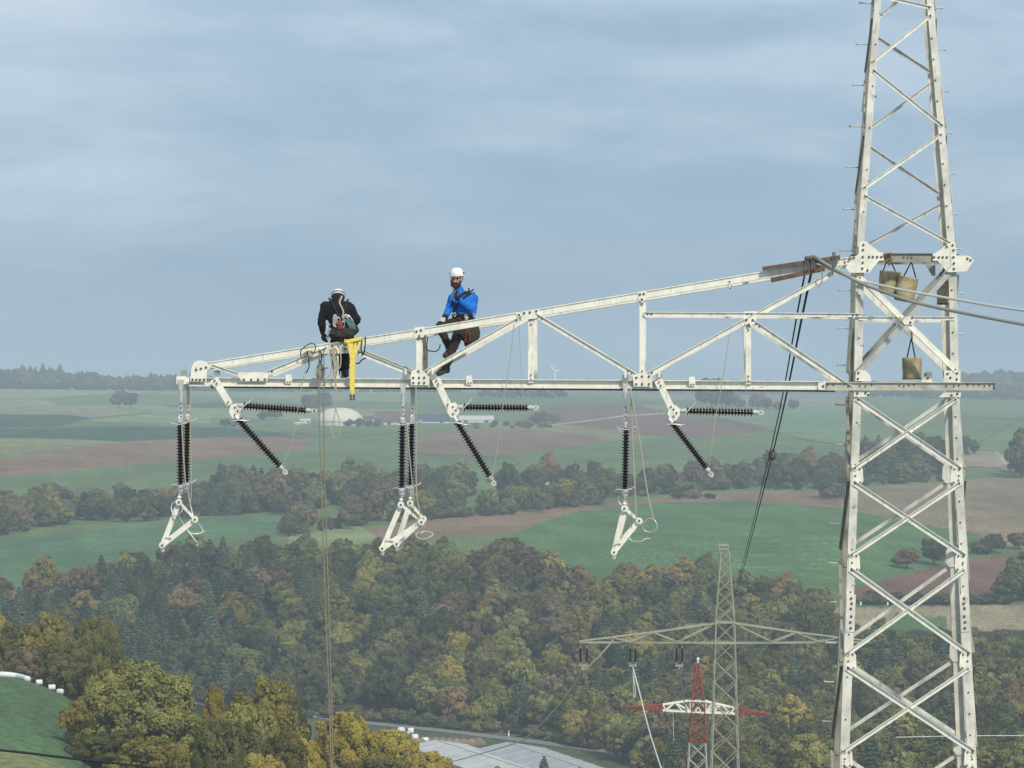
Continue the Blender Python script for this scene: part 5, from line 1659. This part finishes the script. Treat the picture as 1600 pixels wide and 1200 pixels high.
def broadleaf(seed, w, h, nl, size, nb=60, zb=.05, sparse=0.0, rc=.085):
    """crown of a few big limbs' masses, each covered with smaller leaf clumps"""
    rg = np.random.default_rng(seed)
    cz, rx, rz = h * (.5 + zb / 2), w / 2, h * (1 - zb) / 2
    n1 = 13
    u = rg.standard_normal((n1, 3)); u /= np.linalg.norm(u, axis=1)[:, None]
    rad = .30 + .34 * rg.random(n1); rad[:2] *= .3
    C1 = u * rad[:, None] * np.array([rx, rx, rz]) + np.array([rg.normal(0, w * .03), rg.normal(0, w * .03), cz])
    R1 = w * (.17 + .11 * rg.random(n1))
    C1[:, 2] = np.clip(C1[:, 2], R1 * .75, h - R1)
    # clumps on the masses
    C, O, R = [], [], []
    while len(C) < nb:
        j = rg.choice(n1, p=R1 ** 2 / (R1 ** 2).sum())
        d = rg.standard_normal(3); d /= np.linalg.norm(d)
        if d[2] < -.5: d[2] *= -1
        c = C1[j] + d * R1[j] * (.80 + .28 * rg.random()) * np.array([1, 1, .9])
        if (np.linalg.norm((c - C1) / R1[:, None], axis=1) < .72).any() or c[2] < h * .04: continue
        C.append(c); O.append(d); R.append(w * rc * (.65 + .75 * rg.random()))
    C, O, R = np.array(C), np.array(O), np.array(R)
    bi = rg.choice(nb, nl, p=R ** 2 / (R ** 2).sum())
    d = rg.standard_normal((nl, 3)) + O[bi] * .9 + np.array([0, 0, .25]); d /= np.linalg.norm(d, axis=1)[:, None]
    rr = .62 + .5 * rg.random(nl)
    p = C[bi] + d * (R[bi] * rr)[:, None]
    if sparse:
        k = rg.random(nl) > sparse; p, d, bi = p[k], d[k], bi[k]
    p[:, 2] = np.clip(p[:, 2], h * .02, h)
    n = d * .7 + O[bi] * .35 + rg.standard_normal(d.shape) * .5; n /= np.linalg.norm(n, axis=1)[:, None]
    bt = rg.random(nb)
    tint = np.clip(.45 * bt[bi] + .34 * rg.random(len(p)), 0, 1) * .85
    # twigs and leaves inside close the crown
    ni = len(p) // 5
    j = rg.integers(0, n1, ni)
    q = rg.standard_normal((ni, 3)); q /= np.linalg.norm(q, axis=1)[:, None]
    pi_ = C1[j] + q * (R1[j] * (.45 + .5 * rg.random(ni)))[:, None]
    pi_[:, 2] = np.maximum(pi_[:, 2], h * .02)
    ni_n = q + rg.standard_normal((ni, 3)) * .5; ni_n /= np.linalg.norm(ni_n, axis=1)[:, None]
    vi = rot_quads(pi_, ni_n, size * 1.9, .7, rg)
    vo = rot_quads(p, n, size, .62, rg)
    return np.concatenate([vo, vi]), len(p) + ni, np.concatenate([tint, rg.random(ni) * .4]), trunk_mb(w, h, rg, zb)

def conifer(seed, w, h, nl, size):
    rg = np.random.default_rng(seed)
    tiers = int(h / .95)
    ti = rg.integers(0, tiers, nl * 2)
    zf = (ti + .5) / tiers
    keep = rg.random(nl * 2) < (1.05 - zf) ; ti, zf = ti[keep][:nl], zf[keep][:nl]
    k = len(ti)
    nbr = 9
    br = rg.integers(0, nbr, k)
    g = br * 2 * math.pi / nbr + ti * 1.7 + rg.normal(0, .16, k)
    lenf = (.72 + .45 * np.abs(np.sin(ti * 3.7 + br * 2.3)))
    rmax = w / 2 * np.minimum(1, 1.25 * (1 - zf)) ** .75 * lenf + .15
    f = rg.random(k) ** .6
    r = rmax * f
    z = h * (.08 + .92 * zf) - .28 * r - .10 * r * f + rg.normal(0, .10, k)
    p = np.stack([np.cos(g) * r, np.sin(g) * r, np.clip(z, .2, h)], 1)
    n = np.stack([np.cos(g) * .5, np.sin(g) * .5, np.full(k, .8)], 1) + rg.standard_normal((k, 3)) * .4
    n /= np.linalg.norm(n, axis=1)[:, None]
    tint = np.clip(f * .5 + .3 * rg.random(k), 0, 1)
    return rot_quads(p, n, size, .55, rg), k, tint, trunk_mb(w * .15, h, rg, 0, 0, h * .014)

# ---- prototypes for the wood on the slope: one mesh each, one copy per tree
W0, H0 = 12.5, 14.0
PROTO = {}
for k in range(6):
    PROTO["b%d" % k] = broadleaf(100 + k, W0, H0 * (.92 + .06 * (k % 3)), 7600, .36, nb=52 + 12 * (k % 3), zb=.03)
for k in range(2):
    PROTO["s%d" % k] = broadleaf(150 + k, W0 * .9, H0 * 1.05, 5600, .30, nb=46, zb=.12, sparse=.3)
for k in range(3):
    PROTO["c%d" % k] = conifer(170 + k, 8.4, 15.0 + k, 5200, .50)
_mesh_cache = {}
def tree_mesh(shape, leaf):
    key = (shape, leaf)
    if key not in _mesh_cache:
        v, nq, ti, tb = PROTO[shape]
        _mesh_cache[key] = mesh_from(v, nq, ti, tb, "tree_mesh", (LEAF[leaf], M_BARK))
    return _mesh_cache[key]
def tree_one(name, shape, leaf, X_, Yw, s, sz, rz, label, group, cat="tree", sink=.3):
    o = bpy.data.objects.new(name, tree_mesh(shape, leaf)); COL.objects.link(o)
    o.location = (X_, Yw, gz(X_, Yw) - sink); o.scale = (s, s, s * sz); o.rotation_euler = (0, 0, rz)
    return tag(o, label, cat, group)

SPANS = [(110, "straight behind the near meadow"), (230, "behind the big olive tree"), (325, "under the arm-tip insulator string"), (470, "left of the hauling ropes"),
         (545, "right behind the hauling ropes"), (610, "just right of the hauling ropes"), (690, "under the middle yoke"), (770, "above the white halls"), (850, "above the grey ribbed hall"),
         (925, "behind the slack conductor"), (1020, "under the yoke nearest the tower"), (1110, "behind the red-white pylon"), (1165, "behind the lichen-grey mast"),
         (1300, "right of the valley pylon"), (1400, "through the tower's left half"), (1510, "through the tower's right half"), (9999, "beyond the tower's outer leg")]
def span(px):
    for lim, wd in SPANS:
        if px < lim: return wd
def rowword(f):
    return ["in the lowest row", "low on the slope", "halfway up the slope", "high on the slope", "along the upper wood edge"][min(4, int(f * 5))]

def edge_tops(px):
    return np.interp(px, [-200, 0, 60, 110, 200, 300, 400, 440, 520, 600, 700, 790, 870, 920, 980, 1110, 1180, 1250, 1290, 1320, 1400, 1500, 1600, 1800],
                     [900, 893, 893, 872, 852, 832, 816, 834, 832, 828, 836, 842, 860, 885, 872, 868, 886, 884, 930, 952, 962, 972, 985, 985])
def poisson(n_try, f_ok, x_rng, y_rng, dist, seed):
    rg = random.Random(seed); cell = {}; out = []
    for _ in range(n_try):
        Yw = rg.uniform(*y_rng); px = rg.uniform(*x_rng)
        X_ = (px - 800) * Yw / F
        if not f_ok(px, Yw): continue
        ci, cj = int(X_ // dist), int(Yw // dist)
        if any((X_ - a) ** 2 + (Yw - b_) ** 2 < dist * dist for i in (ci - 1, ci, ci + 1) for j in (cj - 1, cj, cj + 1) for a, b_ in cell.get((i, j), ())): continue
        cell.setdefault((ci, cj), []).append((X_, Yw)); out.append((px, X_, Yw))
    return out
def wood_ok(px, Yw):
    g = 600 - float(ground_z(px, Yw)) * F / Yw
    if g < edge_tops(px) + 56: return False
    lo = float(np.interp(px, [500, 600, 800, 930, 1000, 1090], [1012, 1008, 970, 926, 862, 770]))
    return Yw > lo + 6 * math.sin(px / 37)
pts = poisson(52000, wood_ok, (-70, 1680), (770, 1275), 8.3, 5)
wood = []
for px, X_, Yw in pts:
    f = (Yw - 940) / 320
    conif = 0.0 if 600 - float(ground_z(px, Yw)) * F / Yw < edge_tops(px) + 74 else 0.74 if (px < 360 and Yw > 1035) else (.20 if px < 430 else .06)
    if math.sin(X_ / 23.0) * math.sin(Yw / 31.0) > .45: conif += .12
    r = rng.random()
    if r < conif:
        sh, lf = "c%d" % rng.randrange(3), "needle"
    else:
        cl = math.sin(X_ / 29.0 + 1) + math.sin(Yw / 21.0 + X_ / 47.0) + rng.gauss(0, .8)
        lf = "dark" if cl < -1.1 else "green" if cl < -.2 else "olive" if cl < 1.0 else rng.choice(["yellow", "brown", "olive", "rust", "olive", "brown"])
        if px < 420 and Yw > 1150 and rng.random() < .5: lf = "brown"
        if rng.random() < .07: lf = rng.choice(["rust", "yellow", "brown", "yellow"])
        sh = ("s%d" % rng.randrange(2)) if lf == "brown" and rng.random() < .6 else "b%d" % rng.randrange(6)
    s = rng.choice((rng.uniform(.55, .8), rng.uniform(.68, 1.0), rng.uniform(.7, 1.08))) if sh[0] != "c" else rng.uniform(.65, 1.0)
    wood.append((Yw, px, X_, sh, lf, s, rng.uniform(.88, 1.15), rng.uniform(0, 6.28), f))
wood.sort()
GW = "trees of the wooded slope"
n_b = n_c = 0
rest = []
for Yw, px, X_, sh, lf, s, sz, rz, f in wood:
    con = sh[0] == "c"
    tot = n_c if con else n_b
    # keep single trees for those the picture shows largest; the rest join the wood
    vis = not (px < 480 and Yw < 1040) and -20 < px < 1620
    if vis and ((con and n_c < 110) or (not con and n_b < 290)):
        size = "small" if s < .72 else "tall" if s * sz > .98 else "mid-sized"
        lab = "%s %s %s, %s, %s" % (size, LEAFWORD[lf], "conifer" if con else "tree", rowword(f), span(px))
        tree_one("conifer_tree" if con else "broadleaf_tree", sh, lf, X_, Yw, s, sz, rz, lab, GW)
        if con: n_c += 1
        else: n_b += 1
    else:
        rest.append((X_, Yw, s, sz, rz, sh, lf))

# ---- masses of trees that only read as woods: one object each, copies laid by geometry nodes
stuff_col = bpy.data.collections.new("tree_kinds")
stuff_keys = []
def stuff_key(sh, lf):
    if (sh, lf) not in stuff_keys:
        stuff_keys.append((sh, lf))
        o = bpy.data.objects.new("tree_kind_%03d" % len(stuff_keys), tree_mesh(sh, lf))
        stuff_col.objects.link(o)
    return stuff_keys.index((sh, lf))
def woods(name, items, label, kind_label="woodland"):
    for it in items: stuff_key(it[5], it[6])
    m = bpy.data.meshes.new(name)
    m.from_pydata([(x, y, gz(x, y) - .4) for x, y, *_ in items], [], [])
    a = m.attributes.new("kind_index", 'INT', 'POINT'); a.data.foreach_set("value", [stuff_keys.index((i[5], i[6])) for i in items])
    a = m.attributes.new("size", 'FLOAT_VECTOR', 'POINT'); a.data.foreach_set("vector", [c for i in items for c in (i[2], i[2], i[2] * i[3])])
    a = m.attributes.new("turn", 'FLOAT_VECTOR', 'POINT'); a.data.foreach_set("vector", [c for i in items for c in (0, 0, i[4])])
    o = bpy.data.objects.new(name, m); COL.objects.link(o)
    tag(o, label, "woods", kind="stuff")
    g = bpy.data.node_groups.new(name, 'GeometryNodeTree')
    g.interface.new_socket("Geometry", in_out='INPUT', socket_type='NodeSocketGeometry')
    g.interface.new_socket("Geometry", in_out='OUTPUT', socket_type='NodeSocketGeometry')
    gi, go = N(g, "NodeGroupInput"), N(g, "NodeGroupOutput")
    ci = N(g, "GeometryNodeCollectionInfo"); ci.inputs["Collection"].default_value = stuff_col
    ci.inputs["Separate Children"].default_value = True; ci.inputs["Reset Children"].default_value = True
    ip = N(g, "GeometryNodeInstanceOnPoints"); ip.inputs["Pick Instance"].default_value = True
    def attr(nm, ty):
        n_ = N(g, "GeometryNodeInputNamedAttribute", data_type=ty); n_.inputs["Name"].default_value = nm
        return next(s for s in n_.outputs if s.enabled)
    g.links.new(gi.outputs[0], ip.inputs["Points"]); g.links.new(ci.outputs[0], ip.inputs["Instance"])
    g.links.new(attr("kind_index", 'INT'), ip.inputs["Instance Index"])
    g.links.new(attr("turn", 'FLOAT_VECTOR'), ip.inputs["Rotation"]); g.links.new(attr("size", 'FLOAT_VECTOR'), ip.inputs["Scale"])
    g.links.new(ip.outputs[0], go.inputs[0])
    md = o.modifiers.new("trees", 'NODES'); md.node_group = g
    return o
STUFF = []
STUFF.append(("woodland", rest, "autumn woodland filling the rest of the valley slope behind the nearer trees"))
def mix_leaf(w):
    return rng.choices(list(w), list(w.values()))[0]
def line_items(pts_, n, jx, jy, smin, smax, kinds, ymin=1300, flat=1.0):
    """trees scattered along a photo polyline of ground points"""
    out_ = []
    segs = [math.hypot(b_[0] - a[0], (b_[1] - a[1]) * 3) for a, b_ in zip(pts_[:-1], pts_[1:])]
    for _ in range(n):
        i = rng.choices(range(len(segs)), segs)[0]; t_ = rng.random()
        x = pts_[i][0] + (pts_[i + 1][0] - pts_[i][0]) * t_ + rng.gauss(0, jx)
        y = pts_[i][1] + (pts_[i + 1][1] - pts_[i][1]) * t_ + rng.uniform(-jy, jy)
        p = hit(x, y, ymin)
        lf = mix_leaf(kinds); sh = "c%d" % rng.randrange(3) if lf == "needle" else "b%d" % rng.randrange(6)
        out_.append((p.x, p.y, rng.uniform(smin, smax), rng.uniform(.8, 1.15) * flat, rng.uniform(0, 6.28), sh, lf))
    return out_
DK = {"dark": 5, "green": 2, "needle": 2, "brown": 1}
# dark wooded ridge on the horizon
ridge = []
for px0, px1, n, y0, y1, s0, s1 in ((-150, 95, 130, 4220, 4380, 1.5, 2.1), (80, 155, 45, 4220, 4330, 1.3, 1.75), (140, 345, 120, 4220, 4330, 1.1, 1.45), (340, 520, 90, 4230, 4320, .8, 1.15), (500, 720, 90, 4240, 4330, .55, .9)):
    for _ in range(n):
        px, Yw = rng.uniform(px0, px1), rng.uniform(y0, y1)
        lf = mix_leaf(DK)
        ridge.append(((px - 800) * Yw / F, Yw, rng.uniform(s0, s1) * .95, rng.uniform(.85, 1.1), rng.uniform(0, 6), "c1" if lf == "needle" else "b%d" % rng.randrange(6), lf))
STUFF.append(("ridge_forest", ridge, "dark blue wooded ridge along the horizon beyond the fields"))
far = []
for px0, px1, n, y0, y1, s0, s1 in ((640, 1010, 160, 6300, 6900, .9, 1.5), (1000, 1340, 150, 5600, 6500, .8, 1.5), (1130, 1220, 60, 5300, 5500, 1.3, 1.7), (1340, 1700, 240, 4350, 4700, .9, 1.55), (1500, 1700, 120, 4800, 5200, 1.9, 2.7), (1420, 1510, 60, 5200, 5400, 1.2, 1.6)):
    for _ in range(n):
        px, Yw = rng.uniform(px0, px1), rng.uniform(y0, y1)
        far.append(((px - 800) * Yw / F, Yw, rng.uniform(s0, s1), rng.uniform(.8, 1.1), rng.uniform(0, 6), "b%d" % rng.randrange(6), mix_leaf(DK)))
STUFF.append(("far_forest", far, "hazy blue far-off woods along the horizon under the lower chord"))

# ---- hedgerow trees of the farmed hill: single trees, one by one
GH = "hedgerow trees of the farmed hill"
HK = {"dark": 4, "green": 4, "olive": 3, "brown": 2, "rust": .5, "yellow": .4}
def hedge(pts_, n, jx, jy, smin, smax, kinds, where, ymin=1300, flat=1.0, name="hedgerow_tree"):
    its = line_items(pts_, n, jx, jy, smin, smax, kinds, ymin, flat)
    its.sort(key=lambda i: i[0] / i[1])
    for x, y, s, sz, rz, sh, lf in its:
        size = "small" if s < (smin * 2 + smax) / 3 else "tall" if s > (smin + smax * 2) / 3 else "mid-sized"
        px = 800 + x * F / y
        tree_one(name, sh, lf, x, y, s, sz, rz, "%s %s tree %s, %s" % (size, LEAFWORD[lf], where, span(px)), GH)
BK = {"dark": 3, "green": 4, "olive": 3, "brown": 3, "needle": 1}
hedge([(-30, 816), (10, 814), (110, 807), (220, 802), (300, 799)], 62, 3, 13, .6, 1.0, HK, "in the left wood belt")
hedge([(-10, 836), (40, 826), (95, 816)], 9, 3, 5, .6, .95, HK, "at the meadow corner")
hedge([(300, 792), (400, 788), (460, 790)], 50, 3, 16, .8, 1.25, {"brown": 5, "dark": 3, "needle": 2, "green": 1}, "in the tall grey grove")
hedge([(460, 782), (560, 782), (650, 780), (735, 772)], 60, 3, 14, .75, 1.15, HK, "in the middle wood belt")
hedge([(440, 832), (500, 826), (560, 820), (590, 812)], 16, 3, 5, .75, 1.05, {"green": 4, "olive": 3, "brown": 2}, "below the middle wood belt")
hedge([(600, 812), (680, 806), (800, 798), (940, 784)], 46, 3, 6, .5, .85, {"dark": 2, "green": 4, "olive": 3, "yellow": 1.2}, "in the brown strip hedge")
hedge([(780, 772), (860, 764), (900, 772), (950, 774)], 18, 3, 8, .7, 1.1, HK, "round the pale hut")
hedge([(960, 772), (1040, 764), (1130, 758), (1200, 752)], 44, 3, 9, .6, .95, {"brown": 3, "dark": 4, "green": 2, "rust": .6}, "in the belt above the orchard")
hedge([(1200, 752), (1260, 752), (1330, 752)], 30, 3, 12, .7, 1.1, {"dark": 4, "green": 3, "rust": 1.2, "brown": 2}, "left of the tall tower")
hedge([(1345, 744), (1400, 742), (1478, 740)], 32, 3, 16, .95, 1.45, {"dark": 6, "needle": 3, "green": 2, "brown": 1}, "in the tower-framed dark grove")
hedge([(1480, 708), (1530, 708)], 5, 3, 3, .6, .9, DK, "in the low hedge by the tower", 1500)
hedge([(1588, 742), (1640, 740)], 8, 6, 10, 1.3, 1.8, {"brown": 4, "dark": 3, "rust": 1}, "in the trackside clump", 1400)
hedge([(1250, 776), (1300, 778), (1330, 776)], 6, 3, 3, .5, .75, DK, "beside the brown field")
for k in range(9):
    x = 1040 + k * 17
    p = hit(x, 763 - k * 1.2, 1500); tree_one("fruit_tree", "b%d" % (k % 6), "dark", p.x, p.y, .42, .8, k, "small round fruit tree in the orchard row, %s" % ["first from the grey bank", "second from the grey bank", "third from the bank", "fourth in the row", "the middle one", "fourth from the track end", "third from the track end", "second from the track end", "nearest the pulling ropes"][k], "fruit trees in the orchard row")
for x, y, s, sz, lf, lab, ym in (
        (1085, 779, .75, .5, "brown", "low grey bush clump on the bank behind the orchard", 1500),
        (1060, 780, .6, .5, "brown", "smaller grey bush at the end of the bank behind the orchard", 1500),
        (1110, 779, .55, .4, "brown", "flat grey bush trailing off the bank behind the orchard", 1500),
        (187, 638, 1.45, .82, "brown", "large brownish lone tree in the far meadows, left of its twin", 2500),
        (205, 638, 1.3, .8, "brown", "greyish lone tree in the far meadows, touching its larger twin", 2500),
        (1112, 641, 2.6, .95, "olive", "big round lone tree on the skyline under the cross-arm", 2500),
        (1128, 641, 2.3, .9, "dark", "dark round tree merging with the big lone tree on the skyline", 2500),
        (1153, 641, 1.2, .9, "dark", "small dark tree just right of the big skyline tree", 2500),
        (1184, 641, 1.45, .9, "rust", "rust topped tree in the skyline hedge above the level insulator", 2500),
        (1198, 641, 1.2, .8, "brown", "brown bush in the skyline hedge near the pulling ropes", 2500),
        (1215, 641, 1.0, .7, "dark", "dark bush in the skyline hedge next to the pulling ropes", 2500),
        (1240, 641, .9, .9, "brown", "thin brown tree at the end of the skyline hedge", 2500),
        (928, 742, .75, .8, "brown", "small brown lone tree in the green field left of the string nearest the tower", 1600),
        (1417, 889, .95, .62, "rust", "reddish brown field tree framed between the tower legs", 1240),
        (1460, 884, 1.0, .85, "dark", "dark field tree beside the right tower legs", 1240),
        (1527, 866, .62, .72, "dark", "small dark field tree just outside the tower leg", 1240),
        (1541, 866, .70, .8, "dark", "dark field tree in the middle of the three by the red soil", 1240),
        (1555, 864, .72, .8, "dark", "dark field tree, outermost of the three by the red soil", 1240),
        (1592, 858, .8, .7, "brown", "brown bush by the red soil at the picture edge", 1240),
        (1595, 938, 1.5, .9, "dark", "broad dark tree at the hedge by the tan field edge", 1150),
        (1575, 941, 1.0, .8, "dark", "dark bush leaning on the broad tree by the tan field", 1150)):
    p = hit(x, y, ym); tree_one("lone_tree", "b%d" % (abs(x) % 6), lf, p.x, p.y, s, sz, x * .7, lab, None)
for k, x in enumerate(range(1352, 1580, 11)):
    p = hit(x, 944, 1120); tree_one("hedge_shrub", "b%d" % (k % 6), "dark", p.x, p.y, .52 + .12 * math.sin(k * 1.9), .55, k, "dark low shrub below the red soil field, %s" % span(x), "shrubs of the hedge below the red soil field", "shrub")
for k, (x, s) in enumerate(((836, .9), (852, .8), (866, .75), (838, .6), (845, .95))):
    p = hit(x, 662, 2300); tree_one("lone_tree", "b%d" % k, "dark", p.x, p.y, s, .8, k, "dark bush %s at the end of the pale hall" % ["nearest the hall", "second from the hall", "farthest from the hall", "half hidden", "tallest"][k], "bushes at the end of the pale hall", "bush")
for k, x in enumerate(range(753, 890, 10)):
    p = hit(x, 622, 3300); tree_one("lone_tree", "b%d" % (k % 6), "green" if k % 3 else "brown", p.x, p.y, .95 + .35 * math.sin(k * 2.3), .8, k, "small tree in the far skyline hedge near the wind turbine, number %s from its left" % ["one", "two", "three", "four", "five", "six", "seven", "eight", "nine", "ten", "eleven", "twelve", "thirteen", "fourteen"][k], "trees of the skyline hedge by the turbine")
for k, (x, y) in enumerate(((494, 640), (505, 642), (486, 643), (560, 667), (575, 668), (590, 667), (545, 668), (424, 655), (432, 655), (410, 656), (352, 667), (366, 667))):
    p = hit(x, y, 2300); tree_one("lone_tree", "b%d" % (k % 6), "dark" if k > 2 else "brown", p.x, p.y, (1.5 if k < 3 else .75) * (1 + .15 * math.sin(k)), .75, k,
        "%s" % ["brown tree behind the white dome", "brown tree touching the dome edge behind it", "smaller brown tree left behind the dome", "dark bush in front of the dome foot", "dark bush in front of the dome, right of it", "dark bush between dome and red-brown barn", "dark bush before the dome middle", "dark bush under the level insulator near the arm tip", "dark bush next to the one under the level insulator", "dark bush left under the level insulator", "tiny bush in the meadow by the drooping insulator", "tiny bush right of its twin in the meadow"][k], None, "bush")
# low bank of bushes at the foot of the wood
for k in range(34):
    px = 470 + k * 14 + rng.uniform(-4, 4)
    Yw = float(np.interp(px, [500, 600, 800, 930, 1000], [1004, 1000, 963, 919, 858])) + rng.uniform(-1, 4)
    x = (px - 800) * Yw / F
    tree_one("bank_shrub", "b%d" % rng.randrange(6), rng.choice(["green", "dark", "brown"]), x, Yw, rng.uniform(.28, .5), .7, rng.random() * 6, "low shrub on the bank along the valley road, %s" % span(px), "shrubs on the bank along the valley road", "shrub")
scrub = []
SK = {"dark": 4, "green": 4, "olive": 2, "brown": 3}
for pl, n, jy in (([(-10, 812), (110, 806), (220, 803), (300, 801)], 150, 7), ([(-40, 838), (40, 828), (95, 818)], 40, 4), ([(300, 799), (460, 796)], 60, 5),
                  ([(460, 790), (560, 790), (650, 786), (735, 778)], 110, 5), ([(440, 836), (500, 830), (590, 816)], 40, 3), ([(600, 815), (680, 809), (800, 801), (940, 787)], 120, 3),
                  ([(780, 776), (860, 770), (950, 777)], 50, 5), ([(960, 777), (1040, 769), (1130, 763), (1200, 757)], 110, 4), ([(1200, 760), (1330, 760)], 60, 6), ([(1345, 754), (1478, 750)], 60, 5),
                  ([(740, 668), (860, 668)], 30, 2)):
    scrub += line_items(pl, int(n * .6), 3, jy, .28, .55, SK, 1300, .75)
STUFF.append(("scrub", scrub, "low scrub filling the foot of the hedgerows and wood belts"))
for nm, it, lb in STUFF: woods(nm, it, lb)

# ---- the nearer trees at the foot of the picture: trunk and crown as parts
BIG = {"round": (broadleaf(301, 16, 18, 46000, .20, nb=190, zb=.04, rc=.055), 16, 18), "tall": (broadleaf(302, 12, 19, 38000, .19, nb=150, zb=.05, rc=.062), 12, 19),
       "wide": (broadleaf(303, 17, 15, 42000, .20, nb=170, zb=.04, rc=.055), 17, 15), "light": (broadleaf(304, 12, 16, 30000, .18, nb=110, zb=.06, rc=.065), 12, 16)}
_bigc = {}
def big_tree(shape, leaf, px, top, wpx, Yw, rz, label, name="broadleaf_tree"):
    (v, nq, ti, tb), w0, h0 = BIG[shape]
    if (shape, leaf) not in _bigc:
        _bigc[(shape, leaf)] = mesh_from(v, nq, ti, None, "crown", (LEAF[leaf],))
    if shape not in _bigc:
        o = tb.build("trunk", M_BARK); _bigc[shape] = o.data; bpy.data.objects.remove(o)
    x = (px - 800) * Yw / F; g = gz(x, Yw)
    h = (600 - top) * Yw / F - g; w = wpx * Yw / F
    root = empty("big_tree" if False else name, (x, Yw, g - .2), label, "tree", "nearer trees below the meadow")
    for nm, me_ in (("crown", _bigc[(shape, leaf)]), ("trunk", _bigc[shape])):
        c = bpy.data.objects.new(nm, me_); COL.objects.link(c); c.parent = root
    root.scale = (w / w0, w / w0, h / h0); root.rotation_euler = (0, 0, rz)
NEAR = [
    ("round", "olive", 228, 1006, 222, 432, .3, "biggest olive green round tree at the meadow edge"),
    ("tall", "yellow", 168, 1022, 100, 440, 1.1, "yellowing tree leaning out on the meadow side of the big round tree"),
    ("light", "yellow", 128, 1080, 64, 428, 2.2, "small yellow edged tree at the meadow rim by the big round tree"),
    ("light", "gold", 338, 1050, 62, 446, 3.0, "golden yellow slim tree rising right of the big round tree"),
    ("tall", "yellow", 412, 1042, 122, 462, 0.4, "yellow green tree with bushy top right of the golden slim tree"),
    ("light", "green", 458, 1070, 64, 480, 0.9, "slim green tree in front of the dark slope, beside the hauling ropes"),
    ("wide", "olive", 380, 1098, 120, 425, 1.9, "olive green bush-like tree below the golden slim tree"),
    ("wide", "yellow", 300, 1150, 130, 405, 2.5, "wide yellowing tree at the picture foot below the big round tree"),
    ("tall", "yellow", 232, 1140, 130, 412, 4.1, "narrow yellow green tree at the picture foot below the big round tree"),
    ("round", "olive", 170, 1130, 130, 418, 5.0, "low olive tree at the picture foot by the meadow track"),
    ("tall", "yellow", 440, 1122, 100, 418, 5.5, "yellow green tree at the picture foot below the bushy topped tree"),
    ("wide", "gold", 540, 1112, 140, 470, .2, "golden tree behind the lower hauling ropes"),
    ("tall", "gold", 480, 1142, 84, 440, 1.4, "bright gold tree left of the lower hauling ropes"),
    ("wide", "yellow", 612, 1138, 150, 470, 2.8, "yellow olive tree in front of the white halls"),
    ("round", "olive", 585, 1158, 140, 450, 3.4, "olive tree at the picture foot right of the hauling ropes"),
    ("wide", "yellow", 668, 1172, 110, 462, 4.4, "yellow tree at the picture foot below the white halls"),
    ("light", "gold", 775, 1184, 80, 470, 5.2, "golden treetop just showing below the grey ribbed hall"),
    ("light", "olive", 850, 1190, 70, 480, .8, "olive treetop just showing below the right end of the halls"),
    ("light", "gold", 1035, 1186, 60, 470, 1.8, "golden treetop just showing left of the red and white pylon"),
    ("tall", "yellow", 72, 945, 94, 575, .6, "bright yellow green tree behind the silage tube"),
    ("tall", "olive", 20, 960, 80, 585, 1.7, "olive tree behind the silage tube at the picture edge"),
    ("light", "yellow", 2, 942, 50, 600, 2.7, "yellow tipped tree at the picture edge above the silage tube"),
    ("wide", "olive", 150, 962, 108, 580, 3.7, "olive tree behind the wrapped bale pair"),
    ("wide", "olive", 110, 1000, 100, 545, 4.7, "dusky olive tree right above the wrapped bale pair"),
    ("light", "brown", 135, 1032, 50, 505, 5.7, "small brownish tree between bale pair and big round tree"),
    ("wide", "olive", 350, 1122, 130, 402, 1.3, "broad olive tree at the picture foot under the slim golden tree"),
    ("round", "yellow", 412, 1150, 110, 398, 2.3, "yellow olive tree at the picture foot left of the bright gold tree"),
    ("wide", "brown", 40, 1010, 100, 560, 0.1, "brownish low tree right behind the silage tube"),
]
for a in NEAR: big_tree(*a)
for k, (x, y, s, sz) in enumerate(((850, 1178, .9, 1.2), (905, 1188, .7, 1.0), (925, 1192, .55, .9))):
    p = hit(x + 20, 1225, 790) if y > 2000 else Vector(((x - 800) * 800 / F, 800, 0))
    tree_one("conifer_tree", "c%d" % k, "needle", p.x, 800, s * .62, sz * .8, k, ["dark pointed conifer in front of the grey hall", "dark conifer at the lower end of the grey hall", "small dark conifer at the picture foot past the grey hall"][k], None, sink=.4)
tree_one("conifer_tree", "c1", "needle", (828 - 800) * 985 / F, 985, .75, .9, 1, "single dark conifer between the road and the wood, above the grey hall", None)
tree_one("lone_tree", "s0", "brown", (932 - 800) * 935 / F, 935, .6, 1.3, 1, "thin bare tree standing by the road right of the grey hall", None)

# ------------------------------------------------------------------ valley air
hm = bpy.data.materials.new("haze"); hm.use_nodes = True
t = hm.node_tree; t.nodes.clear()
ho = N(t, "ShaderNodeOutputMaterial"); pv = N(t, "ShaderNodeVolumePrincipled")
pv.inputs["Color"].default_value = (0.72, 0.84, 0.98, 1)
pv.inputs["Density"].default_value = HAZE
pv.inputs["Anisotropy"].default_value = 0.0
t.links.new(pv.outputs[0], ho.inputs["Volume"])
mb = MB()
zlo = TERR_ZMIN - 1.5
XB = TERR_XMAX + 50
mb.box((0, (11600 - 60) / 2, (zlo + 75) / 2), XB * 2, 11660, 75 - zlo)
hz = mb.build("haze", hm)
tag(hz, "thin bluish haze lying over the valley and far hills", "haze", kind="stuff")
